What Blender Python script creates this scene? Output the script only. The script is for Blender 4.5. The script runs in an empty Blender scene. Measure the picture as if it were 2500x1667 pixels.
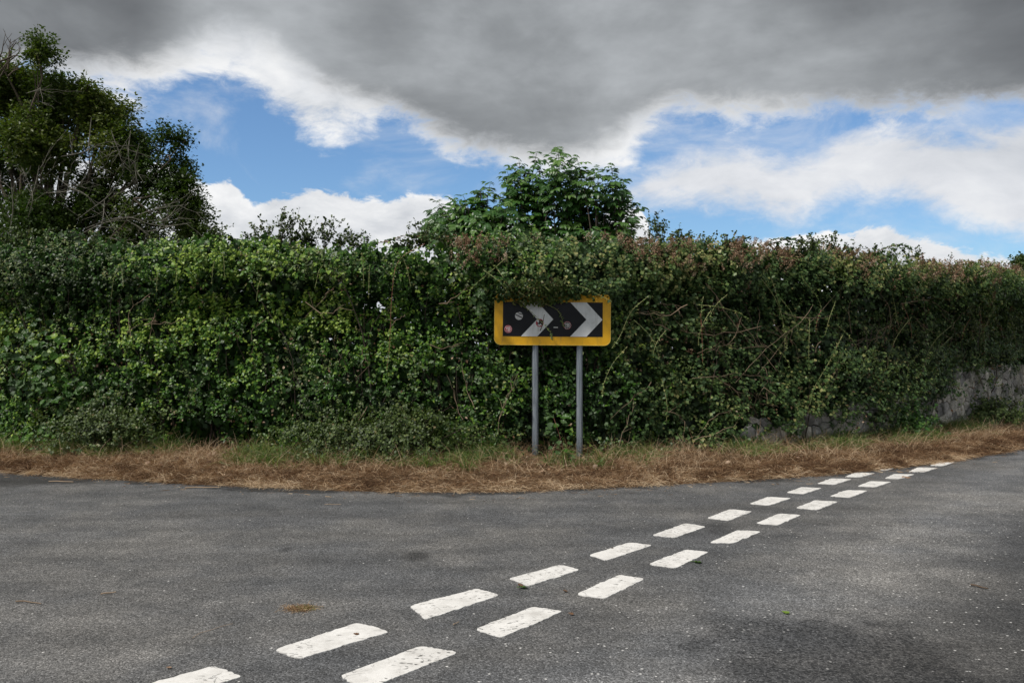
import bpy, math, random
import numpy as np
from mathutils import Vector, noise as mnoise

random.seed(7)
rng = np.random.default_rng(7)
scene = bpy.context.scene
col = scene.collection
R = math.radians

# ------------------------------------------------------------------ camera
CAM_H, FPX, PITCH = 1.507, 2087.3, 0.0099
cam_d = bpy.data.cameras.new("camera")
cam_d.sensor_width = 36.0
cam_d.lens = 36.0 * FPX / 2500.0
cam_d.clip_end = 5000
cam = bpy.data.objects.new("camera", cam_d)
cam.location = (0, 0, CAM_H)
cam.rotation_euler = (math.pi / 2 + PITCH, 0, 0)
col.objects.link(cam)
scene.camera = cam


def at(x, y, Y):
    """photo pixel (2352 wide reading) and distance Y along the view -> world point"""
    px, py = x * 1.063, y * 1.063
    X = (px - 1250) / FPX
    U = -(py - 833.5) / FPX
    c, s = math.cos(PITCH), math.sin(PITCH)
    yy = c - U * s
    zz = s + U * c
    t = Y / yy
    return Vector((X * t, Y, CAM_H + zz * t))


def azel(x, y):
    p = at(x, y, 1.0)
    return math.atan2(p.x, p.y), math.asin((p.z - CAM_H) / (p - Vector((0, 0, CAM_H))).length)


# ------------------------------------------------------------------ sun and exposure
SUN_EL, SUN_AZ = R(54), R(-128)          # azimuth clockwise from +Y (the view direction)
sun_d = bpy.data.lights.new("sun", 'SUN')
sun_d.energy = 2.3
sun_d.angle = R(8)
sun_d.color = (1.0, 0.955, 0.89)
sun = bpy.data.objects.new("sun", sun_d)
sd = Vector((math.sin(SUN_AZ) * math.cos(SUN_EL), math.cos(SUN_AZ) * math.cos(SUN_EL), math.sin(SUN_EL)))
sun.rotation_euler = sd.to_track_quat('Z', 'Y').to_euler()
col.objects.link(sun)
scene.view_settings.view_transform = 'Standard'
scene.view_settings.look = 'None'
scene.view_settings.gamma = 1.0
scene.view_settings.use_curve_mapping = False
scene.view_settings.exposure = 0.85
scene.cycles.max_bounces = 6
scene.cycles.transparent_max_bounces = 8


# ------------------------------------------------------------------ node helper
class NT:
    def __init__(self, tree):
        self.t = tree
        self.n = tree.nodes
        self.l = tree.links

    def add(self, kind, **kw):
        n = self.n.new(kind)
        for k, v in kw.items():
            setattr(n, k, v)
        return n

    def put(self, sock, v):
        if isinstance(v, bpy.types.NodeSocket):
            self.l.new(v, sock)
        elif v is not None:
            sock.default_value = v

    def math(self, op, a, b=None, c=None, clamp=False):
        n = self.add('ShaderNodeMath', operation=op)
        n.use_clamp = clamp
        for i, v in enumerate((a, b, c)):
            if v is not None:
                self.put(n.inputs[i], v)
        return n.outputs[0]

    def mix(self, f, a, b, mode='MIX'):
        n = self.add('ShaderNodeMix', data_type='RGBA', blend_type=mode)
        self.put(n.inputs[0], f)
        self.put(n.inputs[6], a)
        self.put(n.inputs[7], b)
        return n.outputs[2]

    def noise(self, vec, scale, detail=4, rough=0.55, dist=0.0):
        n = self.add('ShaderNodeTexNoise')
        self.put(n.inputs['Vector'], vec)
        n.inputs['Scale'].default_value = scale
        n.inputs['Detail'].default_value = detail
        n.inputs['Roughness'].default_value = rough
        n.inputs['Distortion'].default_value = dist
        return n.outputs[0]

    def ramp(self, f, stops, interp='LINEAR'):
        n = self.add('ShaderNodeValToRGB')
        cr = n.color_ramp
        cr.interpolation = interp
        while len(cr.elements) > 1:
            cr.elements.remove(cr.elements[-1])
        for i, (p, c) in enumerate(stops):
            e = cr.elements[0] if i == 0 else cr.elements.new(p)
            e.position = p
            e.color = (*c, 1) if len(c) == 3 else c
        self.put(n.inputs[0], f)
        return n.outputs[0]

    def smooth(self, v, lo, hi, a=0.0, b=1.0):
        n = self.add('ShaderNodeMapRange', interpolation_type='SMOOTHSTEP')
        self.put(n.inputs[0], v)
        for i, q in enumerate((lo, hi, a, b)):
            n.inputs[i + 1].default_value = q
        return n.outputs[0]

    def attr(self, name):
        n = self.add('ShaderNodeAttribute', attribute_name=name)
        return n.outputs['Fac']


# ------------------------------------------------------------------ sky
world = bpy.data.worlds.new("World")
scene.world = world
world.use_nodes = True
W = NT(world.node_tree)
W.n.clear()
sky = W.add('ShaderNodeTexSky', sky_type='NISHITA')
sky.sun_disc = False
sky.sun_elevation = SUN_EL
sky.sun_rotation = SUN_AZ
sky.air_density = 1.0
sky.dust_density = 0.8
sky.ozone_density = 2.2
sky.altitude = 100
dirv = W.add('ShaderNodeTexCoord').outputs['Generated']
sep = W.add('ShaderNodeSeparateXYZ')
W.l.new(dirv, sep.inputs[0])
az = W.math('ARCTAN2', sep.outputs[0], sep.outputs[1])
el = W.math('ARCSINE', sep.outputs[2])


def curve_of_az(points):
    """a Float Curve node giving elevation (radians) for azimuth; points = [(az, el)]"""
    a01 = W.math('MULTIPLY_ADD', az, 1 / (2 * math.pi), 0.5)
    n = W.add('ShaderNodeFloatCurve')
    c = n.mapping.curves[0]
    pts = sorted((a / (2 * math.pi) + 0.5, (e + 0.3) / 1.2) for a, e in points)
    pts = [(0.0, pts[0][1])] + pts + [(1.0, pts[0][1])]
    c.points[0].location = pts[0]
    c.points[1].location = pts[-1]
    for p in pts[1:-1]:
        c.points.new(*p)
    n.mapping.update()
    W.l.new(a01, n.inputs['Value'])
    return W.math('MULTIPLY_ADD', n.outputs[0], 1.2, -0.3)


def cpts(lst, ends):
    return [azel(x, y) for x, y in lst] + ends


stretch = W.add('ShaderNodeMapping')
stretch.inputs['Scale'].default_value = (1, 1, 2.0)
W.l.new(dirv, stretch.inputs[0])
sv = stretch.outputs[0]
nbig = W.noise(sv, 2.6, 4, 0.5)
nmid = W.noise(sv, 9.0, 8, 0.62, 0.35)
nfine = W.noise(sv, 30.0, 8, 0.66, 0.5)
fray = W.math('ADD', W.math('MULTIPLY', W.math('SUBTRACT', nmid, 0.5), 0.10),
              W.math('MULTIPLY', W.math('SUBTRACT', nfine, 0.5), 0.055))

# high grey deck: lower edge
deck = curve_of_az(cpts([(-60, 215), (120, 190), (280, 225), (420, 165), (560, 185), (640, 265), (760, 312), (900, 280),
                         (1010, 345), (1120, 385), (1300, 400), (1430, 385), (1500, 290), (1620, 262), (1900, 262),
                         (2150, 262), (2300, 250), (2420, 260)],
                        [(-1.2, 0.22), (-2.2, 0.12), (1.2, 0.20), (2.2, 0.14)]))
d1 = W.math('ADD', W.math('SUBTRACT', el, deck), fray)
cov1 = W.smooth(d1, -0.014, 0.022)
tone_n = W.math('MULTIPLY', W.math('SUBTRACT', nbig, 0.5), 0.30)
nsoft = W.noise(sv, 4.0, 5, 0.50, 0.25)
grey_edge = curve_of_az(cpts([(-60, 150), (200, 165), (420, 125), (560, 90), (680, 150), (760, 200), (880, 235), (1000, 300), (1120, 350), (1300, 350),
                              (1420, 310), (1520, 245), (1700, 238), (1950, 248), (2200, 250), (2420, 240)],
                             [(-1.2, 0.28), (-2.2, 0.2), (1.2, 0.26), (2.2, 0.2)]))
deep = W.smooth(W.math('ADD', W.math('ADD', W.math('SUBTRACT', el, grey_edge), W.math('MULTIPLY', fray, 0.6)), W.math('MULTIPLY', tone_n, 0.12)), -0.022, 0.026)
tone_az = W.math('MULTIPLY', W.math('SUBTRACT', curve_of_az([(azel(x, 100)[0], v) for x, v in ((-100, .19), (300, .21), (520, .42), (700, .32), (900, .25), (1200, .26),
                                                                 (1550, .33), (1900, .27), (2250, .22))] + [(-1.4, .3), (1.4, .3)]), 0.3), 1.0)
stm = W.add('ShaderNodeMapping')
stm.inputs['Scale'].default_value = (1, 1, 2.2)
stm.inputs['Rotation'].default_value = (0, 0.30, 0)
W.l.new(dirv, stm.inputs[0])
nstr = W.noise(stm.outputs[0], 2.8, 6, 0.58, 0.4)
white = (0.80, 0.82, 0.85)
grey_tone = W.ramp(W.math('ADD', W.math('ADD', W.math('MULTIPLY', nbig, 0.5), W.math('MULTIPLY', nsoft, 0.5)), W.math('MULTIPLY_ADD', W.math('SUBTRACT', nstr, 0.5), 0.34, W.math('MULTIPLY_ADD', W.math('SUBTRACT', nmid, 0.5), 0.16, tone_az))),
                   [(0.24, (0.135, 0.144, 0.156)), (0.35, (0.19, 0.202, 0.216)), (0.47, (0.295, 0.313, 0.330)), (0.60, (0.47, 0.495, 0.52)), (0.74, (0.62, 0.64, 0.66))])
fringe = W.ramp(nmid, [(0.30, (0.60, 0.63, 0.67)), (0.48, (0.78, 0.80, 0.83)), (0.64, (0.93, 0.935, 0.94))])
deck_col = W.mix(deep, fringe, grey_tone)

# low cumulus bank at the left
bank = curve_of_az(cpts([(-60, 330), (200, 350), (400, 395), (470, 430), (520, 405), (570, 470), (640, 440), (740, 425),
                         (830, 455), (1000, 445), (1090, 490), (1250, 520), (1395, 500), (1430, 452), (1465, 470),
                         (1485, 560), (1560, 590), (1700, 560), (1900, 545), (2000, 515), (2120, 545), (2300, 590),
                         (2420, 600)],
                        [(-1.2, 0.16), (-2.2, 0.06), (1.2, 0.06), (2.2, 0.08)]))
d2 = W.math('ADD', W.math('SUBTRACT', bank, el), W.math('MULTIPLY', fray, 0.60))
cov2 = W.smooth(d2, -0.002, 0.006)
bank_col = W.ramp(W.math('ADD', W.math('MULTIPLY', nmid, 0.8), W.math('MULTIPLY', W.math('SUBTRACT', 0.06, d2), 1.5)),
                  [(0.26, (0.52, 0.55, 0.60)), (0.42, (0.74, 0.76, 0.79)), (0.56, (0.95, 0.955, 0.96))])

# white band at the right, between an upper and a lower edge
up = curve_of_az(cpts([(1400, 470), (1500, 400), (1600, 350), (1700, 335), (1800, 352), (1880, 345), (1920, 300),
                       (2100, 285), (2250, 285), (2420, 250)],
                      [(0.05, -0.1), (-1.2, -0.1), (1.2, 0.25), (2.2, 0.2), (-2.2, 0.12)]))
lo = curve_of_az(cpts([(1400, 455), (1550, 468), (1700, 490), (1850, 512), (1900, 460), (2100, 470), (2200, 500),
                       (2350, 545), (2420, 570)],
                      [(0.05, 0.1), (-1.2, 0.1), (1.2, 0.05), (2.2, 0.1), (-2.2, 0.1)]))
d3 = W.math('ADD', W.math('MINIMUM', W.math('SUBTRACT', up, el), W.math('SUBTRACT', el, lo)),
            W.math('MULTIPLY', fray, 0.7))
cov3 = W.smooth(d3, -0.014, 0.022)
band_col = W.ramp(W.math('ADD', W.math('MULTIPLY', nmid, 0.5), W.math('MULTIPLY', nbig, 0.5)),
                  [(0.32, (0.58, 0.61, 0.66)), (0.5, (0.76, 0.78, 0.82)), (0.66, (0.93, 0.94, 0.95))])

S = 10.0 / 2 ** scene.view_settings.exposure          # cloud colours are given as seen, the world strength is 0.1


def scaled(c):
    return W.mix(1.0, c, (S, S, S, 1), 'MULTIPLY')


wisp = W.math('MULTIPLY', W.smooth(W.noise(sv, 5.0, 7, 0.62, 0.6), 0.44, 0.74), 0.55)
skyc = W.mix(1.0, sky.outputs[0], (0.50, 0.63, 0.74, 1), 'MULTIPLY')
c = W.mix(wisp, skyc, scaled(W.mix(0.0, (*white, 1), (*white, 1))))
c = W.mix(cov3, c, scaled(band_col))
c = W.mix(cov2, c, scaled(bank_col))
c = W.mix(cov1, c, scaled(deck_col))
bg = W.add('ShaderNodeBackground')
bg.inputs['Strength'].default_value = 0.1
W.l.new(c, bg.inputs[0])
wo = W.add('ShaderNodeOutputWorld')
W.l.new(bg.outputs[0], wo.inputs[0])


# ------------------------------------------------------------------ object helpers
def tag(o, label=None, cat=None, group=None, kind=None):
    if label: o['label'] = label
    if cat: o['category'] = cat
    if group: o['group'] = group
    if kind: o['kind'] = kind
    return o


def link(name, me, parent=None):
    o = bpy.data.objects.new(name, me)
    col.objects.link(o)
    if parent is not None:
        o.parent = parent
        o.matrix_parent_inverse = parent.matrix_world.inverted() if False else o.matrix_parent_inverse
    return o


def empty(name, loc=(0, 0, 0), rz=0.0):
    o = bpy.data.objects.new(name, None)
    o.location = loc
    o.rotation_euler = (0, 0, rz)
    col.objects.link(o)
    return o


def mesh_np(name, V, F, mat, attrs=None, smooth=False):
    """V (n,3) float, F (m,3) or (m,4) int"""
    me = bpy.data.meshes.new(name)
    V = np.ascontiguousarray(V, dtype=np.float32)
    F = np.ascontiguousarray(F, dtype=np.int32)
    k = F.shape[1]
    me.vertices.add(len(V))
    me.vertices.foreach_set('co', V.ravel())
    me.loops.add(F.size)
    me.loops.foreach_set('vertex_index', F.ravel())
    me.polygons.add(len(F))
    me.polygons.foreach_set('loop_start', np.arange(0, F.size, k, dtype=np.int32))
    me.update(calc_edges=True)
    if smooth:
        me.polygons.foreach_set('use_smooth', np.ones(len(F), dtype=bool))
    for an, av in (attrs or {}).items():
        a = me.attributes.new(an, 'FLOAT', 'POINT')
        a.data.foreach_set('value', np.ascontiguousarray(av, dtype=np.float32))
    if mat is not None:
        me.materials.append(mat)
    me.validate()
    return me


def mesh_py(name, V, F, mat, smooth=False):
    me = bpy.data.meshes.new(name)
    me.from_pydata([tuple(v) for v in V], [], F)
    me.materials.append(mat)
    if smooth:
        for p in me.polygons: p.use_smooth = True
    me.update()
    return me


class Tubes:
    """collects tapering tubes into one mesh"""

    def __init__(self):
        self.V, self.F, self.A = [], [], []
        self.n = 0

    def add(self, pts, r0, r1, sides=5, a=0.5, radii=None):
        pts = [Vector(p) for p in pts]
        m = len(pts)
        prev = None
        for i, p in enumerate(pts):
            t = (pts[min(i + 1, m - 1)] - pts[max(i - 1, 0)])
            if t.length < 1e-9: t = Vector((0, 0, 1))
            t.normalize()
            ref = prev if prev is not None else (Vector((0, 0, 1)) if abs(t.z) < 0.9 else Vector((1, 0, 0)))
            u = (ref - t * ref.dot(t))
            if u.length < 1e-6: u = t.orthogonal()
            u.normalize()
            prev = u
            v = t.cross(u)
            r = radii[i] if radii else r0 + (r1 - r0) * i / max(m - 1, 1)
            for k in range(sides):
                an = 2 * math.pi * k / sides
                self.V.append(p + (u * math.cos(an) + v * math.sin(an)) * r)
                self.A.append(a)
        b = self.n
        for i in range(m - 1):
            for k in range(sides):
                k2 = (k + 1) % sides
                self.F.append((b + i * sides + k, b + i * sides + k2, b + (i + 1) * sides + k2, b + (i + 1) * sides + k))
        self.n += m * sides
        return self

    def mesh(self, name, mat):
        V = np.array([tuple(v) for v in self.V]); F = np.array(self.F)
        return mesh_np(name, V, F, mat, {'rnd': np.array(self.A)}, smooth=True)


def wander(p0, p1, n=8, amp=0.1, sag=0.0):
    p0, p1 = Vector(p0), Vector(p1)
    L = (p1 - p0).length
    o = Vector((random.uniform(-99, 99), random.uniform(-99, 99), random.uniform(-99, 99)))
    out = []
    for i in range(n + 1):
        t = i / n
        p = p0.lerp(p1, t)
        w = mnoise.noise_vector(o + Vector((t * 2.2, 0, 0))) * amp * L * math.sin(math.pi * min(t * 0.5 + 0.02, 1)) if i else Vector()
        p = p + w * (t if t < 1 else 1)
        p.z += sag * 4 * t * (1 - t)
        out.append(p)
    return out


# ------------------------------------------------------------------ leaf clouds (numpy)
def tmpl_small():     # folded pointed leaf, 4 triangles, length 1 along +Y, normal +Z
    V = np.array([[0, 0, 0], [-.36, .42, .10], [.36, .42, .10], [0, 1, -.04], [0, .45, 0]])
    F = np.array([[0, 4, 1], [0, 2, 4], [1, 4, 3], [4, 2, 3]])
    return V, F


def tmpl_oval():      # rounder leaf, 6 triangles
    V = np.array([[0, 0, 0], [-.36, .28, .07], [-.34, .66, .05], [0, 1, -.08], [.34, .66, .05], [.36, .28, .07], [0, .5, 0]])
    F = np.array([[0, 6, 1], [1, 6, 2], [2, 6, 3], [3, 6, 4], [4, 6, 5], [5, 6, 0]])
    return V, F


def tmpl_ivy():       # three to five lobed leaf
    V = np.array([[0, .12, 0], [-.30, 0, .02], [-.55, .38, .06], [-.26, .55, .03], [0, 1.05, -.06], [.26, .55, .03],
                  [.55, .38, .06], [.30, 0, .02], [0, .42, -.02]])
    F = np.array([[0, 8, 1], [1, 8, 2], [2, 8, 3], [3, 8, 4], [4, 8, 5], [5, 8, 6], [6, 8, 7], [7, 8, 0]])
    return V, F


def tmpl_slim():      # narrow leaflet, 2 faces folded
    V = np.array([[0, 0, 0], [-.17, .45, .03], [.17, .45, .03], [0, 1, -.05]])
    F = np.array([[0, 3, 1], [0, 2, 3]])
    return V, F


def norm(a):
    return a / np.maximum(np.linalg.norm(a, axis=1, keepdims=True), 1e-9)


def leaf_arrays(P, N, T, size, tmpl, width=1.0):
    N = norm(N)
    T = T - N * np.sum(T * N, axis=1, keepdims=True)
    T = norm(T)
    B = np.cross(T, N)
    TV, TF = tmpl
    n, m = len(P), len(TV)
    sz = np.asarray(size).reshape(-1, 1, 1) if np.ndim(size) else size
    loc = TV[None] * sz
    V = (P[:, None] + loc[:, :, 0:1] * width * B[:, None] + loc[:, :, 1:2] * T[:, None] + loc[:, :, 2:3] * N[:, None])
    F = TF[None] + (np.arange(n) * m)[:, None, None]
    return V.reshape(-1, 3), F.reshape(-1, 3)


def leaf_mesh(name, P, N, T, size, tmpl, mat, rnd, width=1.0):
    V, F = leaf_arrays(P, N, T, size, tmpl, width)
    return mesh_np(name, V, F, mat, {'rnd': np.repeat(rnd, len(tmpl[0]))})


# cheap vectorised value noise
_perm = rng.random((64, 64, 64))


def vnoise(P, s):
    q = P * s + 1000.0
    i = np.floor(q).astype(int)
    f = q - i
    f = f * f * (3 - 2 * f)
    out = 0
    for dx in (0, 1):
        for dy in (0, 1):
            for dz in (0, 1):
                w = (f[:, 0] if dx else 1 - f[:, 0]) * (f[:, 1] if dy else 1 - f[:, 1]) * (f[:, 2] if dz else 1 - f[:, 2])
                out = out + w * _perm[(i[:, 0] + dx) % 64, (i[:, 1] + dy) % 64, (i[:, 2] + dz) % 64]
    return out


def fbm(P, s, o=3):
    a, t, k = 0, 0, 1.0
    for i in range(o):
        a = a + vnoise(P + i * 17.3, s * 2 ** i) * k
        t += k
        k *= .5
    return a / t


# ------------------------------------------------------------------ materials
def new_mat(name):
    m = bpy.data.materials.new(name)
    m.use_nodes = True
    t = NT(m.node_tree)
    t.n.clear()
    return m, t


def out_of(t, shader, disp=None):
    o = t.add('ShaderNodeOutputMaterial')
    t.l.new(shader, o.inputs[0])


def principled(t, color, rough=0.6, spec=0.5, metal=0.0, normal=None):
    p = t.add('ShaderNodeBsdfPrincipled')
    t.put(p.inputs['Base Color'], color if not isinstance(color, tuple) else (*color[:3], 1))
    t.put(p.inputs['Roughness'], rough)
    t.put(p.inputs['Specular IOR Level'], spec)
    t.put(p.inputs['Metallic'], metal)
    if normal is not None:
        t.l.new(normal, p.inputs['Normal'])
    return p.outputs[0]


def leaf_mat(name, stops, rough=0.42, spec=0.5, trans=0.25, tcol=(1.0, 1.25, 0.35)):
    m, t = new_mat(name)
    c = t.ramp(t.attr('rnd'), stops)
    p = principled(t, c, rough, spec)
    tr = t.add('ShaderNodeBsdfTranslucent')
    t.l.new(t.mix(1.0, c, (*tcol, 1), 'MULTIPLY'), tr.inputs[0])
    ms = t.add('ShaderNodeMixShader')
    ms.inputs[0].default_value = trans
    t.l.new(p, ms.inputs[1])
    t.l.new(tr.outputs[0], ms.inputs[2])
    out_of(t, ms.outputs[0])
    return m


def plain_mat(name, c1, c2, scale=20, rough=0.8, spec=0.3, metal=0.0, bump=0.0, use_attr=False):
    m, t = new_mat(name)
    tc = t.add('ShaderNodeTexCoord').outputs['Object']
    n = t.attr('rnd') if use_attr else t.smooth(t.noise(tc, scale, 5), 0.3, 0.7)
    c = t.mix(n, (*c1, 1), (*c2, 1))
    nor = None
    if bump:
        b = t.add('ShaderNodeBump')
        b.inputs['Strength'].default_value = bump
        b.inputs['Distance'].default_value = 0.01
        t.l.new(t.noise(tc, scale * 3, 4), b.inputs['Height'])
        nor = b.outputs[0]
    out_of(t, principled(t, c, rough, spec, metal, nor))
    return m


M_hedge = leaf_mat('hedge_leaf', [(0.0, (0.012, 0.026, 0.008)), (0.3, (0.026, 0.070, 0.012)), (0.6, (0.060, 0.145, 0.018)),
                                  (0.82, (0.14, 0.23, 0.030)), (1.0, (0.27, 0.36, 0.06))], 0.40, 0.26)
M_bramble = leaf_mat('bramble_leaf', [(0.0, (0.014, 0.028, 0.010)), (0.35, (0.036, 0.072, 0.024)), (0.65, (0.075, 0.135, 0.042)),
                                      (0.88, (0.17, 0.22, 0.07)), (1.0, (0.27, 0.26, 0.10))], 0.44, 0.30)
M_dull = leaf_mat('hawthorn_leaf', [(0.0, (0.016, 0.028, 0.009)), (0.45, (0.050, 0.082, 0.020)), (0.8, (0.12, 0.165, 0.040)),
                                    (1.0, (0.19, 0.15, 0.07))], 0.5, 0.35)
M_brown = leaf_mat('dry_leaf', [(0.0, (0.07, 0.038, 0.022)), (0.5, (0.23, 0.135, 0.080)), (1.0, (0.50, 0.39, 0.29))], 0.7, 0.2, 0.15,
                   (1, .9, .7))
M_elder = leaf_mat('elder_leaf', [(0.0, (0.018, 0.052, 0.012)), (0.6, (0.045, 0.120, 0.024)), (1.0, (0.11, 0.21, 0.04))], 0.38, 0.5, 0.32)
M_ash = leaf_mat('ash_leaf', [(0.0, (0.028, 0.055, 0.014)), (0.5, (0.072, 0.108, 0.026)), (0.85, (0.14, 0.155, 0.042)),
                              (1.0, (0.10, 0.11, 0.035))], 0.5, 0.35, 0.28)
M_bark = plain_mat('pale_bark', (0.07, 0.064, 0.050), (0.19, 0.175, 0.15), 12, 0.85)
M_darkbark = plain_mat('dark_bark', (0.045, 0.035, 0.028), (0.11, 0.085, 0.065), 15, 0.9)
M_twig = plain_mat('dead_twig', (0.10, 0.070, 0.048), (0.34, 0.25, 0.17), 15, 0.8, use_attr=True)
M_cane = plain_mat('green_cane', (0.17, 0.19, 0.07), (0.34, 0.33, 0.15), 9, 0.55)
M_redcane = plain_mat('red_cane', (0.20, 0.06, 0.05), (0.30, 0.13, 0.09), 9, 0.55)
M_grass = leaf_mat('green_grass', [(0.0, (0.045, 0.085, 0.022)), (0.6, (0.12, 0.19, 0.045)), (1.0, (0.30, 0.32, 0.10))], 0.5, 0.4, 0.3)
M_dry = leaf_mat('dry_grass', [(0.0, (0.065, 0.034, 0.018)), (0.35, (0.17, 0.095, 0.050)), (0.68, (0.33, 0.215, 0.120)),
                               (1.0, (0.60, 0.47, 0.32))], 0.7, 0.2, 0.2, (1, .8, .5))


# asphalt with stone chips; main road lies beyond the give way line
LX, LY, TH = -1.04, 4.13, 0.87
LN = (-math.sin(TH), math.cos(TH))
LD = (math.cos(TH), math.sin(TH))


def asphalt():
    m, t = new_mat('asphalt')
    pos = t.add('ShaderNodeNewGeometry').outputs['Position']
    sp = t.add('ShaderNodeSeparateXYZ')
    t.l.new(pos, sp.inputs[0])
    x, y = sp.outputs[0], sp.outputs[1]
    # T across the main road (negative on the main road), S along it
    T = t.math('ADD', t.math('MULTIPLY', t.math('SUBTRACT', x, LX), LN[0]), t.math('MULTIPLY', t.math('SUBTRACT', y, LY), LN[1]))
    Sx = t.math('ADD', t.math('MULTIPLY', t.math('SUBTRACT', x, LX), LD[0]), t.math('MULTIPLY', t.math('SUBTRACT', y, LY), LD[1]))
    n1 = t.noise(pos, 0.55, 5, 0.6)
    n2 = t.noise(pos, 3.0, 5, 0.65)
    n3 = t.noise(pos, 40, 3, 0.7)
    Tn = t.math('ADD', T, t.math('MULTIPLY', t.math('SUBTRACT', n1, 0.5), 0.8))
    main = t.smooth(Tn, -0.75, -0.35, 1.0, 0.0)
    # base tone
    base = t.ramp(n2, [(0.3, (0.080, 0.0815, 0.084)), (0.7, (0.130, 0.130, 0.131))])
    base = t.mix(t.smooth(n1, 0.38, 0.66), t.mix(1.0, base, (0.86, 0.87, 0.89, 1), 'MULTIPLY'), t.mix(1.0, base, (1.32, 1.27, 1.20, 1), 'MULTIPLY'))
    # polished wheel tracks on the main road and rubber dark lane between
    trk = t.ramp(t.math('MULTIPLY_ADD', Tn, 0.2, 1.0),
                 [(0.0, (0.75,) * 3), (0.35, (0.50,) * 3), (0.46, (0.46,) * 3), (0.55, (0.66,) * 3), (0.62, (1.12,) * 3),
                  (0.72, (1.45,) * 3), (0.80, (1.15,) * 3), (0.86, (0.98,) * 3), (0.92, (1.0,) * 3), (1.0, (1.0,) * 3)])
    base = t.mix(1.0, base, trk, 'MULTIPLY')
    # stretched streaks along the side road's turning movement
    mp = t.add('ShaderNodeMapping')
    mp.inputs['Scale'].default_value = (0.28, 1.5, 1)
    mp.inputs['Rotation'].default_value = (0, 0, 0.08)
    t.l.new(pos, mp.inputs[0])
    st = t.noise(mp.outputs[0], 1.6, 6, 0.65)
    base = t.mix(1.0, base, t.ramp(st, [(0.25, (0.70,) * 3), (0.5, (1.0,) * 3), (0.75, (1.32,) * 3)]), 'MULTIPLY')
    # chips
    v = t.add('ShaderNodeTexVoronoi', feature='F1')
    v.inputs['Scale'].default_value = 135
    t.l.new(pos, v.inputs['Vector'])
    chipc = t.add('ShaderNodeSeparateColor')
    t.l.new(v.outputs['Color'], chipc.inputs[0])
    tone = t.ramp(chipc.outputs[0], [(0.0, (0.25,) * 3), (0.45, (0.75,) * 3), (0.8, (1.20,) * 3), (0.93, (1.55,) * 3), (1.0, (2.4,) * 3)])
    base = t.mix(0.9, base, t.mix(1.0, base, tone, 'MULTIPLY'))
    # sparse white chips, commoner on the main road
    v2 = t.add('ShaderNodeTexVoronoi', feature='F1')
    v2.inputs['Scale'].default_value = 32
    t.l.new(pos, v2.inputs['Vector'])
    c2 = t.add('ShaderNodeSeparateColor')
    t.l.new(v2.outputs['Color'], c2.inputs[0])
    th = t.math('MULTIPLY_ADD', main, -0.080, 0.984)
    w = t.math('MULTIPLY', t.math('GREATER_THAN', c2.outputs[1], th), t.smooth(v2.outputs['Distance'], 0.16, 0.26, 1.0, 0.0))
    base = t.mix(t.math('MULTIPLY', w, 0.9), base, (0.62, 0.61, 0.59, 1))
    # stains: round dark patch, small one, damp speckled area, damp dirty edge at the left

    def blob(cx, cy, rx, ry, soft=0.35, nz=0.5):
        dx = t.math('DIVIDE', t.math('SUBTRACT', x, cx), rx)
        dy = t.math('DIVIDE', t.math('SUBTRACT', y, cy), ry)
        d = t.math('SQRT', t.math('ADD', t.math('MULTIPLY', dx, dx), t.math('MULTIPLY', dy, dy)))
        d = t.math('ADD', d, t.math('MULTIPLY', t.math('SUBTRACT', n2, 0.5), nz))
        return t.smooth(d, 1.0 - soft, 1.0 + soft, 1.0, 0.0)

    sts = t.math('MULTIPLY', blob(-0.70, 6.28, 0.085, 0.15, .45), 0.72)
    sts = t.math('MAXIMUM', sts, t.math('MULTIPLY', blob(-1.71, 6.47, 0.05, 0.07, .5), 0.6))
    sts = t.math('MAXIMUM', sts, t.math('MULTIPLY', blob(-5.9, 10.0, 1.6, 0.50, 0.35, 1.4), 0.9))
    sts = t.math('MAXIMUM', sts, t.math('MULTIPLY', blob(1.75, 7.2, 0.12, 0.25, 0.5, 1.0), 0.35))
    ed = t.math('SUBTRACT', t.attr('edge'), t.math('MULTIPLY_ADD', t.noise(pos, 0.9, 5, 0.72), 2.4, -0.55))
    sts = t.math('MAXIMUM', sts, t.math('MULTIPLY', t.smooth(ed, 0.02, 0.35), 0.85))
    v3 = t.add('ShaderNodeTexVoronoi', feature='F1')
    v3.inputs['Scale'].default_value = 42
    t.l.new(pos, v3.inputs['Vector'])
    drops = t.smooth(v3.outputs['Distance'], 0.30, 0.5, 1.0, 0.0)
    wet = t.math('MULTIPLY', blob(1.60, 4.20, 0.66, 0.66, 0.30, 1.3), t.math('MULTIPLY_ADD', drops, 0.60, 0.55))
    sts = t.math('MAXIMUM', sts, wet)
    base = t.mix(sts, base, t.mix(1.0, base, (0.28, 0.28, 0.29, 1), 'MULTIPLY'))
    # bump
    h = t.math('ADD', t.math('MULTIPLY', v.outputs['Distance'], -0.8), t.math('MULTIPLY', n3, 0.7))
    b = t.add('ShaderNodeBump')
    b.inputs['Strength'].default_value = 0.7
    b.inputs['Distance'].default_value = 0.006
    t.l.new(h, b.inputs['Height'])
    rough = t.math('MULTIPLY_ADD', sts, -0.18, 0.80)
    out_of(t, principled(t, base, rough, 0.35, 0, b.outputs[0]))
    return m


M_asphalt = asphalt()


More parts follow.
